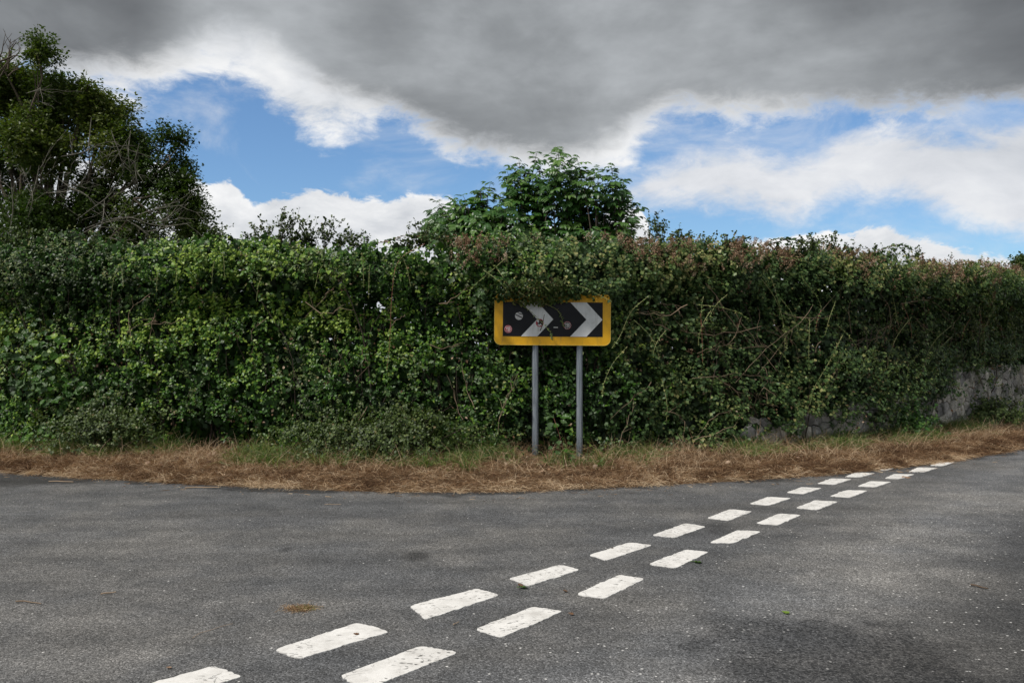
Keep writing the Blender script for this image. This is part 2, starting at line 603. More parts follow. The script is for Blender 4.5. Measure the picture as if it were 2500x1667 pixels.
def paint():
    m, t = new_mat('road_paint')
    pos = t.add('ShaderNodeNewGeometry').outputs['Position']
    n = t.noise(pos, 9, 6, 0.7)
    fine = t.noise(pos, 55, 4, 0.7)
    c = t.ramp(n, [(0.3, (0.56, 0.545, 0.52)), (0.6, (0.72, 0.705, 0.68))])
    c = t.mix(t.smooth(fine, 0.30, 0.45, 0.35, 0.0), c, (0.45, 0.43, 0.40, 1))
    c = t.mix(t.smooth(t.noise(pos, 3.2, 6, 0.7), 0.50, 0.72, 0.0, 0.45), c, (0.34, 0.32, 0.295, 1))
    mp = t.add('ShaderNodeMapping')
    mp.inputs['Rotation'].default_value = (0, 0, -TH)
    mp.inputs['Scale'].default_value = (1, 2.2, 1)
    t.l.new(pos, mp.inputs[0])
    pit = t.math('MULTIPLY', t.smooth(t.noise(mp.outputs[0], 26, 3, 0.6), 0.610, 0.630), t.smooth(t.noise(pos, 2.3, 3, 0.6), 0.40, 0.54))
    vc = t.add('ShaderNodeTexVoronoi', feature='DISTANCE_TO_EDGE')
    vc.inputs['Scale'].default_value = 5.5
    wv = t.add('ShaderNodeVectorMath', operation='ADD')
    nn = t.add('ShaderNodeTexNoise')
    nn.inputs['Scale'].default_value = 14
    t.l.new(pos, nn.inputs['Vector'])
    sc = t.add('ShaderNodeVectorMath', operation='SCALE')
    sc.inputs['Scale'].default_value = 0.12
    t.l.new(nn.outputs[1], sc.inputs[0])
    t.l.new(pos, wv.inputs[0])
    t.l.new(sc.outputs[0], wv.inputs[1])
    t.l.new(wv.outputs[0], vc.inputs['Vector'])
    crack = t.math('MULTIPLY', t.smooth(vc.outputs['Distance'], 0.006, 0.016, 1.0, 0.0), t.smooth(t.noise(pos, 6, 3), 0.5, 0.6))
    f = t.math('MAXIMUM', t.math('MULTIPLY', pit, 0.92), t.math('MULTIPLY', crack, 0.6))
    c = t.mix(f, c, (0.06, 0.058, 0.055, 1))
    b = t.add('ShaderNodeBump')
    b.inputs['Strength'].default_value = 0.5
    b.inputs['Distance'].default_value = 0.003
    t.l.new(t.math('SUBTRACT', fine, f), b.inputs['Height'])
    out_of(t, principled(t, c, 0.65, 0.3, 0, b.outputs[0]))
    return m


M_paint = paint()
M_soil = plain_mat('verge_soil', (0.06, 0.040, 0.024), (0.14, 0.092, 0.054), 9, 0.95, 0.1, bump=0.6)
M_field = plain_mat('field_grass', (0.06, 0.09, 0.03), (0.12, 0.13, 0.05), 0.4, 0.95, 0.1)
M_mortar = plain_mat('mortar', (0.045, 0.042, 0.038), (0.13, 0.12, 0.105), 8, 0.95, 0.1, bump=0.8)


def stone_mat():
    m, t = new_mat('limestone')
    pos = t.add('ShaderNodeNewGeometry').outputs['Position']
    oi = t.add('ShaderNodeObjectInfo').outputs['Random']
    n = t.noise(pos, 6, 7, 0.7)
    c = t.ramp(n, [(0.3, (0.15, 0.147, 0.138)), (0.47, (0.32, 0.31, 0.29)), (0.60, (0.48, 0.465, 0.44)), (0.70, (0.68, 0.66, 0.62))])
    c = t.mix(1.0, c, t.ramp(oi, [(0, (0.50, 0.50, 0.53)), (0.5, (0.95, 0.93, 0.92)), (1, (1.35, 1.29, 1.18))]), 'MULTIPLY')
    b = t.add('ShaderNodeBump')
    b.inputs['Strength'].default_value = 0.9
    b.inputs['Distance'].default_value = 0.025
    t.l.new(t.noise(pos, 11, 8, 0.75), b.inputs['Height'])
    c = t.mix(t.smooth(t.noise(pos, 3.5, 5, 0.7), 0.52, 0.66, 0, 0.7), c, (0.07, 0.085, 0.045, 1))
    out_of(t, principled(t, c, 0.9, 0.2, 0, b.outputs[0]))
    return m


M_stone = stone_mat()

# ------------------------------------------------------------------ verge and hedge lines
Hp = [(-13.5, 14.2), (-10, 12.9), (-7.2, 12.0), (-5, 11.55), (-3, 11.4), (-1.2, 11.3), (0.1, 11.35), (1.9, 11.65), (3.5, 12.15),
      (5.5, 13.2), (7.6, 14.75), (10, 16.8), (14, 20.6), (20, 26.5), (30, 36)]
Ep = [(-13, 12.8), (-9, 11.4), (-6.3, 10.5), (-4.6, 9.92), (-3.0, 9.42), (-1.4, 9.08), (0.1, 9.10), (1.9, 9.60), (3.7, 10.25),
      (5.5, 11.27), (7.8, 13.05), (10.3, 15.4), (14.6, 19.4), (20.8, 25.4), (31, 35)]


def catmull(P, n=12):
    P = [Vector(p) for p in P]
    P = [P[0] * 2 - P[1]] + P + [P[-1] * 2 - P[-2]]
    out = []
    for i in range(1, len(P) - 2):
        for k in range(n):
            t = k / n
            a, b, c_, d = P[i - 1], P[i], P[i + 1], P[i + 2]
            out.append(0.5 * ((2 * b) + (c_ - a) * t + (2 * a - 5 * b + 4 * c_ - d) * t * t + (3 * b - a - 3 * c_ + d) * t ** 3))
    out.append(P[-2])
    return np.array([tuple(v) for v in out])


HC, EC = catmull(Hp), catmull(Ep)
NC = len(HC)
seg = np.linalg.norm(np.diff(HC, axis=0), axis=1)
SC = np.concatenate([[0], np.cumsum(seg)])
tan = norm(np.gradient(HC, axis=0))
OUT = np.stack([tan[:, 1], -tan[:, 0]], 1)         # towards the road


def s_interp(s, A):
    return np.stack([np.interp(s, SC, A[:, k]) for k in range(A.shape[1])], 1)


def s_of_px(x):
    """arc length of the hedge line seen at photo column x (2352 wide)"""
    U = (x * 1.063 - 1250) / FPX
    return float(np.interp(U, HC[:, 0] / HC[:, 1], SC))


def px_of_s(s):
    p = s_interp(np.atleast_1d(s), HC)
    return (p[:, 0] / p[:, 1] * FPX + 1250) / 1.063


def hedge_point(x, y, out=0.15):
    """world point on the hedge face seen at photo pixel (x, y), `out` metres proud of it"""
    s = s_of_px(x)
    p = s_interp(np.array([s]), HC)[0] + s_interp(np.array([s]), OUT)[0] * out
    q = at(x, y, float(p[1]))
    return q


def verge_height(w, P=None):
    base = 0.015 + 0.12 * np.clip(w, 0, 1.6) ** 0.8
    return base


nw = 16
VV, VF, off = [], [], 0
ws = np.concatenate([np.linspace(0, 1, nw), [1.6]])
for j, w in enumerate(ws):
    p = EC * (1 - w) + HC * w
    P3 = np.column_stack([p, np.zeros(NC)])
    nz = (fbm(P3, 2.2) - 0.5) * 0.10 * min(1, w * 3)
    edge = (fbm(P3 + 5, 3.5) - 0.5) * 0.14 if j == 0 else 0
    if j == 0:
        p = p + norm(EC - HC) * np.reshape(edge, (-1, 1))
        z = np.full(NC, -0.01)
    else:
        z = verge_height(w) + nz
    VV.append(np.column_stack([p, z]))
VV = np.concatenate(VV)
nj = len(ws)
ii, jj = np.meshgrid(np.arange(NC - 1), np.arange(nj - 1))
a = (jj * NC + ii).ravel()
VF = np.stack([a, a + 1, a + NC + 1, a + NC], 1)
verge = link('verge', mesh_np('verge', VV, VF, M_soil, smooth=True))
tag(verge, 'rough grass verge of dry brown thatch between road and hedge', kind='structure')

gr = link('ground', mesh_py('ground', [(-900, -900, -0.03), (900, -900, -0.03), (900, 1500, -0.03), (-900, 1500, -0.03)], [(0, 1, 2, 3)], M_field))
tag(gr, 'flat pasture ground reaching the horizon', kind='structure')

# road sheet: from 0.35 m under the verge back behind the camera
rv = [(float(p[0]), float(p[1]), 0.0) for p in (EC + norm(HC - EC) * 0.35)]
n = len(rv)
rows = [rv, [(float(p[0]), float(p[1]), 0.0) for p in (EC + norm(EC - HC) * 0.02)], [(float(p[0]), float(p[1]), 0.0) for p in (EC + norm(EC - HC) * 0.55)]]
rv2_ = rows[2]
for tt in (0.35, 1.0):
    rows.append([(x * (1 - tt) + (x * 1.0) * tt, y * (1 - tt) + (-40.0 if x < 12 else -40.0 + (x - 12) * 2.0) * tt, 0.0) for x, y, _ in rv2_])
RV = [v for r in rows for v in r]
RF = [(j * n + i, (j + 1) * n + i, (j + 1) * n + i + 1, j * n + i + 1) for j in range(len(rows) - 1) for i in range(n - 1)]
road_me = mesh_py('road', RV, RF, M_asphalt)
ea = road_me.attributes.new('edge', 'FLOAT', 'POINT')
ea.data.foreach_set('value', np.array([1.0] * (2 * n) + [0.0] * (3 * n), dtype=np.float32)[:len(RV)])
road = link('road', road_me)
tag(road, 'weathered grey asphalt road junction', kind='structure')

# ------------------------------------------------------------------ give way markings (measured ground corners)
MARK = [
    [(-1.195, 4.31), (-1.04, 4.179), (-0.651, 4.584), (-0.85, 4.736)], [(-0.602, 5.047), (-0.482, 4.792), (-0.074, 5.261), (-0.223, 5.408)],
    [(-0.022, 5.644), (0.108, 5.468), (0.469, 5.876), (0.338, 6.009)], [(0.564, 6.294), (0.673, 6.124), (1.081, 6.607), (0.916, 6.703)],
    [(1.136, 6.961), (1.302, 6.865), (1.657, 7.303), (1.502, 7.442)], [(1.744, 7.673), (1.909, 7.556), (2.242, 7.986), (2.063, 8.1)],
    [(2.323, 8.383), (2.494, 8.299), (2.835, 8.697), (2.621, 8.779)], [(2.89, 9.036), (3.044, 8.949), (3.378, 9.331), (3.18, 9.402)],
    [(3.435, 9.647), (3.612, 9.584), (3.966, 9.984), (3.742, 10.038)], [(3.947, 10.162), (4.118, 10.134), (4.443, 10.463), (4.222, 10.522)],
    [(4.533, 10.766), (4.67, 10.689), (5.015, 11.055), (4.83, 11.055)],
    [(-0.202, 4.621), (-0.058, 4.492), (0.294, 4.94), (0.123, 5.033)], [(0.387, 5.276), (0.562, 5.194), (0.877, 5.644), (0.719, 5.742)],
    [(0.951, 6.015), (1.126, 5.91), (1.472, 6.392), (1.31, 6.459)], [(1.541, 6.692), (1.728, 6.68), (2.07, 7.108), (1.881, 7.155)],
    [(2.119, 7.442), (2.277, 7.354), (2.64, 7.818), (2.457, 7.885)], [(2.702, 8.162), (2.882, 8.064), (3.236, 8.498), (3.031, 8.577)],
    [(3.275, 8.821), (3.452, 8.738), (3.81, 9.17), (3.59, 9.204)], [(3.816, 9.462), (3.992, 9.402), (4.329, 9.774), (4.118, 9.838)],
    [(4.365, 10.038), (4.53, 9.997), (4.881, 10.375), (4.634, 10.389)], [(4.903, 10.582), (5.082, 10.552), (5.435, 10.925), (5.196, 10.973)],
    [(5.446, 11.155), (5.586, 11.105), (5.945, 11.483), (5.759, 11.518)],
    [(-1.83, 3.66), (-1.66, 3.52), (-1.243, 3.959), (-1.422, 4.092)], [(-0.80, 3.96), (-0.64, 3.82), (-0.263, 4.27), (-0.465, 4.366)],
    [(-2.42, 3.0), (-2.27, 2.88), (-1.86, 3.32), (-2.03, 3.46)], [(-1.39, 3.31), (-1.24, 3.18), (-0.85, 3.62), (-1.02, 3.74)],
    [(6.06, 11.86), (6.21, 11.78), (6.56, 12.18), (6.38, 12.26)], [(6.70, 12.52), (6.85, 12.44), (7.2, 12.85), (7.02, 12.92)],
]
for q in MARK:
    C4 = [Vector((*p, 0)) for p in q]
    cen = sum(C4, Vector()) / 4
    loop = []
    rad = 0.034
    for i in range(4):
        p0, p1, p2 = C4[i - 1], C4[i], C4[(i + 1) % 4]
        d0, d2 = (p0 - p1).normalized(), (p2 - p1).normalized()
        a_, b_ = p1 + d0 * rad, p1 + d2 * rad
        for k in range(4):
            tq = k / 3
            loop.append((a_.lerp(p1, tq)).lerp(p1.lerp(b_, tq), tq))
        nseg = max(4, int((p2 - p1).length / 0.014))
        b2 = p2 - d2 * rad
        for k in range(1, nseg):
            loop.append(b_.lerp(b2, k / nseg))
    pts = []
    for p in loop:
        dv = (p - cen)
        nz = mnoise.noise(p * 45) * 0.008 + mnoise.noise(p * 14 + Vector((3, 3, 3))) * 0.014 + mnoise.noise(p * 110) * 0.006
        pts.append(p + dv.normalized() * nz)
    m = len(pts)
    V = [(p.x, p.y, 0.0045) for p in pts] + [(p.x, p.y, -0.002) for p in pts] + [(cen.x, cen.y, 0.0055)]
    F = [(i, (i + 1) % m, 2 * m) for i in range(m)] + [(i, m + i, m + (i + 1) % m, (i + 1) % m) for i in range(m)]
    link('road_marking', mesh_py('road_marking', V, F, M_paint), road)

# ------------------------------------------------------------------ chevron sign
SY = 11.26
sg = empty('chevron_sign', (0.60, SY + 0.04, 0.10))
tag(sg, 'yellow backed black and white chevron sign on two grey posts by the hedge', 'road sign')


def retro(name, c1, c2, rough=0.45):
    m, t = new_mat(name)
    tc = t.add('ShaderNodeTexCoord').outputs['Object']
    b = t.add('ShaderNodeTexBrick')
    b.inputs['Scale'].default_value = 1.0
    b.inputs['Mortar Size'].default_value = 0.0015
    b.inputs['Brick Width'].default_value = 0.035
    b.inputs['Row Height'].default_value = 0.016
    mp = t.add('ShaderNodeMapping')
    mp.inputs['Rotation'].default_value = (math.pi / 2, 0, 0)
    t.l.new(tc, mp.inputs[0])
    t.l.new(mp.outputs[0], b.inputs['Vector'])
    n = t.noise(tc, 5, 6, 0.65)
    mp2 = t.add('ShaderNodeMapping')
    mp2.inputs['Scale'].default_value = (9, 9, 1.6)
    t.l.new(tc, mp2.inputs[0])
    drt = t.math('MAXIMUM', t.smooth(t.noise(tc, 18, 6, 0.7), 0.58, 0.75, 0.0, 0.40), t.smooth(t.noise(mp2.outputs[0], 1.6, 5, 0.7), 0.50, 0.75, 0.0, 0.35))
    c = t.mix(t.smooth(n, 0.3, 0.7), (*c1, 1), (*c2, 1))
    c = t.mix(t.math('MULTIPLY', b.outputs['Fac'], 0.22), c, t.mix(1.0, c, (0.5, 0.5, 0.5, 1), 'MULTIPLY'))
    c = t.mix(drt, c, (0.09, 0.08, 0.05, 1))
    out_of(t, principled(t, c, rough, 0.45))
    return m


M_yel = retro('yellow_sheeting', (0.70, 0.36, 0.004), (0.80, 0.43, 0.008))
M_wht = retro('white_sheeting', (0.60, 0.615, 0.625), (0.70, 0.71, 0.715))
M_blk = plain_mat('black_sheeting', (0.004, 0.004, 0.006), (0.010, 0.010, 0.013), 4, 0.38, 0.22)
def zinc():
    m, t = new_mat('galvanised_steel')
    tc = t.add('ShaderNodeTexCoord').outputs['Object']
    mp = t.add('ShaderNodeMapping')
    mp.inputs['Scale'].default_value = (60, 60, 2.2)
    t.l.new(tc, mp.inputs[0])
    st = t.noise(mp.outputs[0], 1.0, 5, 0.65)
    c = t.ramp(st, [(0.28, (0.09, 0.108, 0.13)), (0.5, (0.21, 0.24, 0.275)), (0.72, (0.38, 0.41, 0.45))])
    sp = t.add('ShaderNodeSeparateXYZ')
    t.l.new(tc, sp.inputs[0])
    low = t.math('MULTIPLY', t.smooth(sp.outputs[2], 0.0, 0.32, 1.0, 0.0), t.smooth(t.noise(tc, 30, 5, 0.7), 0.4, 0.6))
    c = t.mix(t.math('MULTIPLY', low, 0.75), c, (0.05, 0.055, 0.045, 1))
    out_of(t, principled(t, c, t.math('MULTIPLY_ADD', st, 0.4, 0.3), 0.5, 0.5))
    return m


M_zinc = zinc()
M_rim = plain_mat('panel_edge', (0.62, 0.47, 0.10), (0.70, 0.52, 0.12), 10, 0.4)
M_stw = plain_mat('sticker_white', (0.50, 0.50, 0.50), (0.68, 0.67, 0.66), 60, 0.6)
M_str = plain_mat('sticker_red', (0.28, 0.015, 0.03), (0.42, 0.05, 0.07), 60, 0.6)
M_stk = plain_mat('sticker_black', (0.012, 0.01, 0.012), (0.05, 0.035, 0.04), 80, 0.6)


def local(parent, o, loc=(0, 0, 0)):
    o.location = loc
    return o


def slab(outline, y0, y1, mat, name, bev=0.0):
    """outline in (x, z), solid from y0 (front) to y1 (back)"""
    m = len(outline)
    V = [(x, y0, z) for x, z in outline] + [(x, y1, z) for x, z in outline]
    F = [tuple(range(m)), tuple(range(2 * m - 1, m - 1, -1))] + [(i, m + i, m + (i + 1) % m, (i + 1) % m) for i in range(m)]
    me = mesh_py(name, V, F, mat)
    return me


def rrect(x0, x1, z0, z1, r, k=8):
    out = []
    for cx, cz, a0 in ((x1 - r, z1 - r, 0), (x0 + r, z1 - r, 90), (x0 + r, z0 + r, 180), (x1 - r, z0 + r, 270)):
        for i in range(k + 1):
            an = R(a0 + 90 * i / k)
            out.append((cx + r * math.cos(an), cz + r * math.sin(an)))
    return out


PXC, PZB = 0.531, 1.570            # panel centre x, bottom z
board = empty('panel', (0, 0, 0))
me = slab(rrect(-.765, .765, 0, .675, .085), 0.0, 0.004, M_yel, 'panel')
bpy.data.objects.remove(board)
board = link('panel', me, sg)
board.location = (PXC - 0.60, -0.04, PZB - 0.10)
board.rotation_euler = (0, R(0.45), 0)
rim = []
o1, o2 = rrect(-.768, .768, -.003, .678, .088), rrect(-.762, .762, .003, .672, .082)
m = len(o1)
V = [(x, -0.002, z) for x, z in o1] + [(x, -0.002, z) for x, z in o2] + [(x, 0.012, z) for x, z in o1] + [(x, 0.0, z) for x, z in o2]
F = [(i, (i + 1) % m, m + (i + 1) % m, m + i) for i in range(m)] + [(2 * m + i, 2 * m + (i + 1) % m, (i + 1) % m, i) for i in range(m)] + \
    [(m + i, m + (i + 1) % m, 3 * m + (i + 1) % m, 3 * m + i) for i in range(m)]
link('rim', mesh_py('rim', V, F, M_rim), board)
BX0, BX1, BZ0, BZ1 = -.653, .661, .113, .566
k = link('black_field', slab([(BX0, BZ0), (BX1, BZ0), (BX1, BZ1), (BX0, BZ1)], -0.0035, -0.0005, M_blk, 'black_field'), board)
zm = (BZ0 + BZ1) / 2
for tipx in (BX1 - 0.655 + 0.004, BX1 - 0.003):
    ox = tipx - 0.425        # left foot of the chevron
    pts = [(ox, BZ0 + .001), (ox + .215, BZ0 + .001), (tipx, zm), (ox + .215, BZ1 - .001), (ox, BZ1 - .001), (tipx - .212, zm)]
    h = 0.0030
    V = [(x, -0.0065, z) for x, z in pts] + [(x, -0.0030, z) for x, z in pts]
    F = [(0, 1, 2, 5), (5, 2, 3, 4)] + [(i, 6 + i, 6 + (i + 1) % 6, (i + 1) % 6) for i in range(6)]
    link('chevron', mesh_py('chevron', V, F, M_wht), board)


def disc(r, n=28, jag=0.0):
    out = []
    for i in range(n):
        a_ = 2 * math.pi * i / n
        rr = r * (1 + jag * mnoise.noise(Vector((math.cos(a_) * 2, math.sin(a_) * 2, r * 90))))
        out.append((rr * math.cos(a_), rr * math.sin(a_)))
    return out


def shift(o, dx, dz):
    return [(x + dx, z + dz) for x, z in o]


def sticker(cx, cz, kind):
    # a round sticker, front at y = -0.0095
    basemat = M_stw if kind == 'stripe' else M_str
    st = link('sticker', slab(disc(.052, 28, .04), -0.0090, -0.0066, basemat, 'sticker'), board)
    st.location = (cx, 0, cz)
    if kind == 'yes' or kind == 'yes2':
        link('ring', slab(disc(.047), -0.0100, -0.0089, M_stw, 'ring'), st)
        link('face', slab(disc(.0435), -0.0110, -0.0099, M_stk if kind == 'yes' else M_str, 'face'), st)
        cu = bpy.data.curves.new('lettering', 'FONT')
        cu.body = "YES"
        cu.size = 0.050
        cu.align_x = 'CENTER'
        cu.align_y = 'CENTER'
        cu.offset = 0.0016
        cu.extrude = 0.0005
        ob = bpy.data.objects.new('lettering', cu)
        col.objects.link(ob)
        ob.parent = st
        ob.location = (0, -0.0118, 0.004)
        ob.rotation_euler = (math.pi / 2, R(4 if kind == 'yes' else -5), 0)
        ob.scale = (0.80, 1.1, 1)
        cu.materials.append(M_stw)
        bpy.context.view_layer.update()
        lme = bpy.data.meshes.new_from_object(ob)
        lm = bpy.data.objects.new('lettering', lme)
        mtx = (ob.location.copy(), ob.rotation_euler.copy(), ob.scale.copy())
        bpy.data.objects.remove(ob)
        col.objects.link(lm)
        lm.name = 'lettering'
        lm.parent = st
        lm.location, lm.rotation_euler, lm.scale = mtx
        # torn streaks below the letters
        for i in range(6):
            x0 = -.026 + i * .010 + random.uniform(-.002, .002)
            link('torn_paper', slab([(x0, -.018), (x0 + .003, -.03 - random.random() * .03), (x0 + .006, -.019)], -0.0124, -0.0112, M_stw, 'torn_paper'), st)
    elif kind == 'stripe':
        for (a_, b_, w_) in (((-.045, .018), (.040, -.022), .013), ((-.006, .036), (.045, .018), .010), ((-.03, .044), (.0, .05), .006)):
            d = Vector((b_[0] - a_[0], b_[1] - a_[1])).normalized()
            nn = Vector((-d.y, d.x)) * w_ / 2
            link('torn_strip', slab([(a_[0] - nn.x, a_[1] - nn.y), (b_[0] - nn.x, b_[1] - nn.y), (b_[0] + nn.x * 1.3, b_[1] + nn.y * 1.3),
                                     (a_[0] + nn.x, a_[1] + nn.y)], -0.0104, -0.0089, M_stk, 'torn_strip'), st)
    else:
        link('face', slab(shift(disc(.040, 14, .5), .004, .004), -0.0104, -0.0089, M_stk, 'face'), st)
        link('torn_paper', slab(shift(disc(.018, 9, .9), -.022, .022), -0.0116, -0.0102, M_stw, 'torn_paper'), st)
        link('torn_paper', slab([(-.03, -.03), (-.005, -.042), (.03, -.026), (.012, -.018), (.018, -.004), (-.006, -.022), (-.022, -.014)], -0.0116, -0.0102, M_stw, 'torn_paper'), st)
    return st


def sgn(X, Z):          # zoomed sign reading -> panel coordinates
    return (X - 1165) / 1282.0, (1060 - Z) / 1282.0


for X, Z, kd, lb in ((418, 795, 'yes2', 'round red and white sticker at the lower left, lettering worn'),
                     (598, 572, 'stripe', 'round pale sticker torn into diagonal strips'),
                     (950, 687, 'torn', 'round dark sticker scraped away on the white chevron'),
                     (1415, 725, 'yes', 'round sticker with red ring and white letters')):
    s_ = sticker(*sgn(X, Z), kd)
    s_['label'] = lb
x_, z_ = sgn(1220, 760)
s_ = link('sticker', slab([(x_ - .029, z_ - .006), (x_ + .029, z_ - .006), (x_ + .029, z_ + .006), (x_ - .029, z_ + .006)], -0.0050, -0.0034, M_stw, 'sticker'), board)
s_['label'] = 'small white rectangular sticker'

for px_, zb in ((0.308, -0.05), (0.893, -0.02)):
    tb = Tubes().add([(0, 0, zb), (0, 0, 1.45), (0, 0, 2.10)], .0425, .0425, 20)
    p = link('post', tb.mesh('post', M_zinc), sg)
    p.location = (px_ - 0.60, 0.022, 0)
    cp = link('cap', Tubes().add([(0, 0, 2.10), (0, 0, 2.115), (0, 0, 2.118)], 0, 0, 20, radii=[.044, .044, .005]).mesh('cap', M_zinc), p)
    for zc in (1.60, 2.02):
        V = rrect(-.07, .07, zc - .02, zc + .02, .005, 2)
        link('clip', slab(V, -0.056, -0.040, M_zinc, 'clip'), p)
#GRASS
def blades(P, D, L, wid, bend, mat, rnd, name):
    """P roots, D initial directions (unit), L lengths, bend: extra fall; 3 sections + tip"""
    n = len(P)
    side = norm(np.cross(D, rng.normal(size=(n, 3))))
    lay = norm(np.column_stack([D[:, 0] + rng.normal(0, .4, n), D[:, 1] + rng.normal(0, .4, n), np.zeros(n)]))
    L = L[:, None]
    p1 = P + D * L * .5
    d2 = norm(D * (1 - bend[:, None]) + lay * bend[:, None] + np.array([0, 0, -.35]) * bend[:, None])
    p2 = p1 + d2 * L * .3
    d3 = norm(d2 + np.array([0, 0, -.5]) * bend[:, None])
    p3 = p2 + d3 * L * .25
    w = wid[:, None] * side
    V = np.stack([P - w, P + w, p1 - w * .9, p1 + w * .9, p2 - w * .6, p2 + w * .6, p3], 1).reshape(-1, 3)
    V[:, 2] = np.maximum(V[:, 2], 0.003)
    T = np.array([[0, 1, 3], [0, 3, 2], [2, 3, 5], [2, 5, 4], [4, 5, 6]])
    F = (T[None] + (np.arange(n) * 7)[:, None, None]).reshape(-1, 3)
    return mesh_np(name, V, F, mat, {'rnd': np.repeat(rnd, 7)})


VIS0, VIS1 = s_of_px(-260), s_of_px(2460) + 3.0


def verge_sample(n, wlo, whi, power=1.0, s0=VIS0, s1=VIS1):
    s = rng.uniform(s0, s1, n)
    w = wlo + (whi - wlo) * rng.random(n) ** power
    E2, H2 = s_interp(s, EC), s_interp(s, HC)
    p = E2 * (1 - w[:, None]) + H2 * w[:, None]
    P3 = np.column_stack([p, np.zeros(n)])
    z = verge_height(w) + (fbm(P3, 2.2) - .5) * .10 * np.minimum(1, w * 3) - .01
    P3[:, 2] = np.where(w < 0.02, 0.003, z)
    return s, w, P3


def rand_dir(n, up):
    d = rng.normal(size=(n, 3))
    d[:, 2] = np.abs(d[:, 2]) * .5 + up
    return norm(d)


# flattened dry thatch
s, w, P = verge_sample(175000, -0.05, 0.95, 1.1)
edge_n = fbm(np.column_stack([P[:, :2], np.zeros(len(P))]) + 5, 3.5)
keep = (w > (edge_n - .5) * 0.13 + 0.01) & (rng.random(len(w)) < np.where(w > .62, .38, 1))
keep &= ~(((np.abs(P[:, 0] - .31) < .10) | (np.abs(P[:, 0] - .89) < .10)) & (P[:, 1] > 10.8) & (P[:, 1] < 11.3))
s, w, P = s[keep], w[keep], P[keep]
n = len(P)
pn = fbm(P, 1.3)
pt = fbm(P + 40, 5)
hgt = np.clip((pn - .35) * 2.2, .25, 1) * np.clip(w * 4 + .25, 0, 1)
D = rand_dir(n, 0.22)
D[:, :2] += OUT[np.clip(np.searchsorted(SC, s), 0, NC - 1)] * .45
D[:, 2] *= hgt + .25
D = norm(D)
P[:, 2] += rng.random(n) * .055 * hgt
rnd = np.clip(.44 + (pt - .5) * 1.5 + (pn - .5) * .8 + rng.normal(0, .26, n) - (px_of_s(s) > 1450) * .10 + (rng.random(n) < .05) * .35 + (w < .05) * .3, 0, 1)
tag(link('dry_grass', blades(P, D, rng.uniform(.07, .20, n), rng.uniform(.0010, .0022, n), rng.uniform(.4, 1.1, n), M_dry, rnd, 'dry_grass')),
    'flattened brown dry grass along the road edge of the verge', 'grass', kind='stuff')

# standing green and straw grass near the hedge foot
s, w, P = verge_sample(90000, 0.45, 1.12, .8)
cl = fbm(P + 11, 1.6, 2) * .6 + fbm(P + 70, 4.5, 2) * .4
xx = px_of_s(s)
boost = .07 * np.exp(-((xx - 330) / 140) ** 2) + .12 * np.exp(-((xx - 1040) / 120) ** 2) + .07 * np.exp(-((xx - 1900) / 260) ** 2) \
    + .06 * np.exp(-((xx - 1400) / 90) ** 2) - .10 * np.exp(-((xx - 470) / 90) ** 2) - .06 * (w < .55) + .055 * (w > .74)
keep = rng.random(len(w)) < np.clip((cl + boost - .60) * 14, 0, 1)
keep &= ~(((np.abs(P[:, 0] - .31) < .13) | (np.abs(P[:, 0] - .89) < .13)) & (P[:, 1] > 10.6) & (P[:, 1] < 11.3))
s, w, P, cl = s[keep], w[keep], P[keep], cl[keep]
n = len(P)
D = rand_dir(n, .8)
D[:, :2] += OUT[np.clip(np.searchsorted(SC, s), 0, NC - 1)] * .35
D = norm(D)
rnd = np.clip(rng.normal(.45, .25, n), 0, 1)
tag(link('green_grass', blades(P, D, rng.uniform(.16, .48, n) * np.clip((cl - .3) * 2.6, .5, 1.25), rng.uniform(.0016, .0032, n), rng.uniform(.2, 1.0, n), M_grass, rnd, 'green_grass')),
    'tufts of long green grass at the foot of the hedge', 'grass', kind='stuff')
# distinct tufts
TU = [(150, .55), (190, .5), (235, .45), (265, .5), (300, .55), (345, .6), (400, .62), (640, .6), (700, .55), (770, .5), (820, .5), (880, .55), (940, .48), (1000, .45), (1035, .42), (1060, .5),
      (1090, .42), (1120, .45), (1150, .52), (1180, .6), (1255, .55), (1300, .45), (1375, .5), (1400, .48), (1440, .6), (1500, .7), (1560, .62), (1590, .5), (1640, .7), (1700, .75), (1760, .7),
      (1830, .65), (1880, .62), (1930, .7), (1990, .65), (2040, .7), (2100, .75), (2160, .7), (2230, .6)]
tP, tD = [], []
for x_u, w_u in [(x + random.uniform(-12, 12), w + random.uniform(.02, .28)) for x, w in TU if random.random() < .72]:
    s_u = s_of_px(x_u)
    e_, h_, o_ = (s_interp(np.array([s_u]), A)[0] for A in (EC, HC, OUT))
    c_u = e_ * (1 - w_u) + h_ * w_u
    k_u = random.randint(25, 85)
    a_u = rng.uniform(0, 2 * math.pi, k_u)
    ln = rng.uniform(.15, 1.1, k_u)
    d_u = np.column_stack([np.cos(a_u) * ln + o_[0] * .3, np.sin(a_u) * ln + o_[1] * .3, np.full(k_u, 1.1)])
    tP.append(np.column_stack([c_u[0] + np.cos(a_u) * .035 * ln, c_u[1] + np.sin(a_u) * .035 * ln, np.full(k_u, float(verge_height(w_u)) - .01)]))
    tD.append(norm(d_u))
tP, tD = np.concatenate(tP), np.concatenate(tD)
n = len(tP)
tag(link('grass_tufts', blades(tP, tD, rng.uniform(.16, .42, n), rng.uniform(.0018, .0034, n), rng.uniform(.3, 1.1, n), M_grass, np.clip(rng.normal(.42, .25, n), 0, 1), 'grass_tufts')),
    'separate arching tufts of brighter green grass on the dry verge', 'grass', kind='stuff')
s, w, P = verge_sample(22000, 0.35, 1.1, .8)
P = P[~(((np.abs(P[:, 0] - .31) < .13) | (np.abs(P[:, 0] - .89) < .13)) & (P[:, 1] > 10.6) & (P[:, 1] < 11.3))]
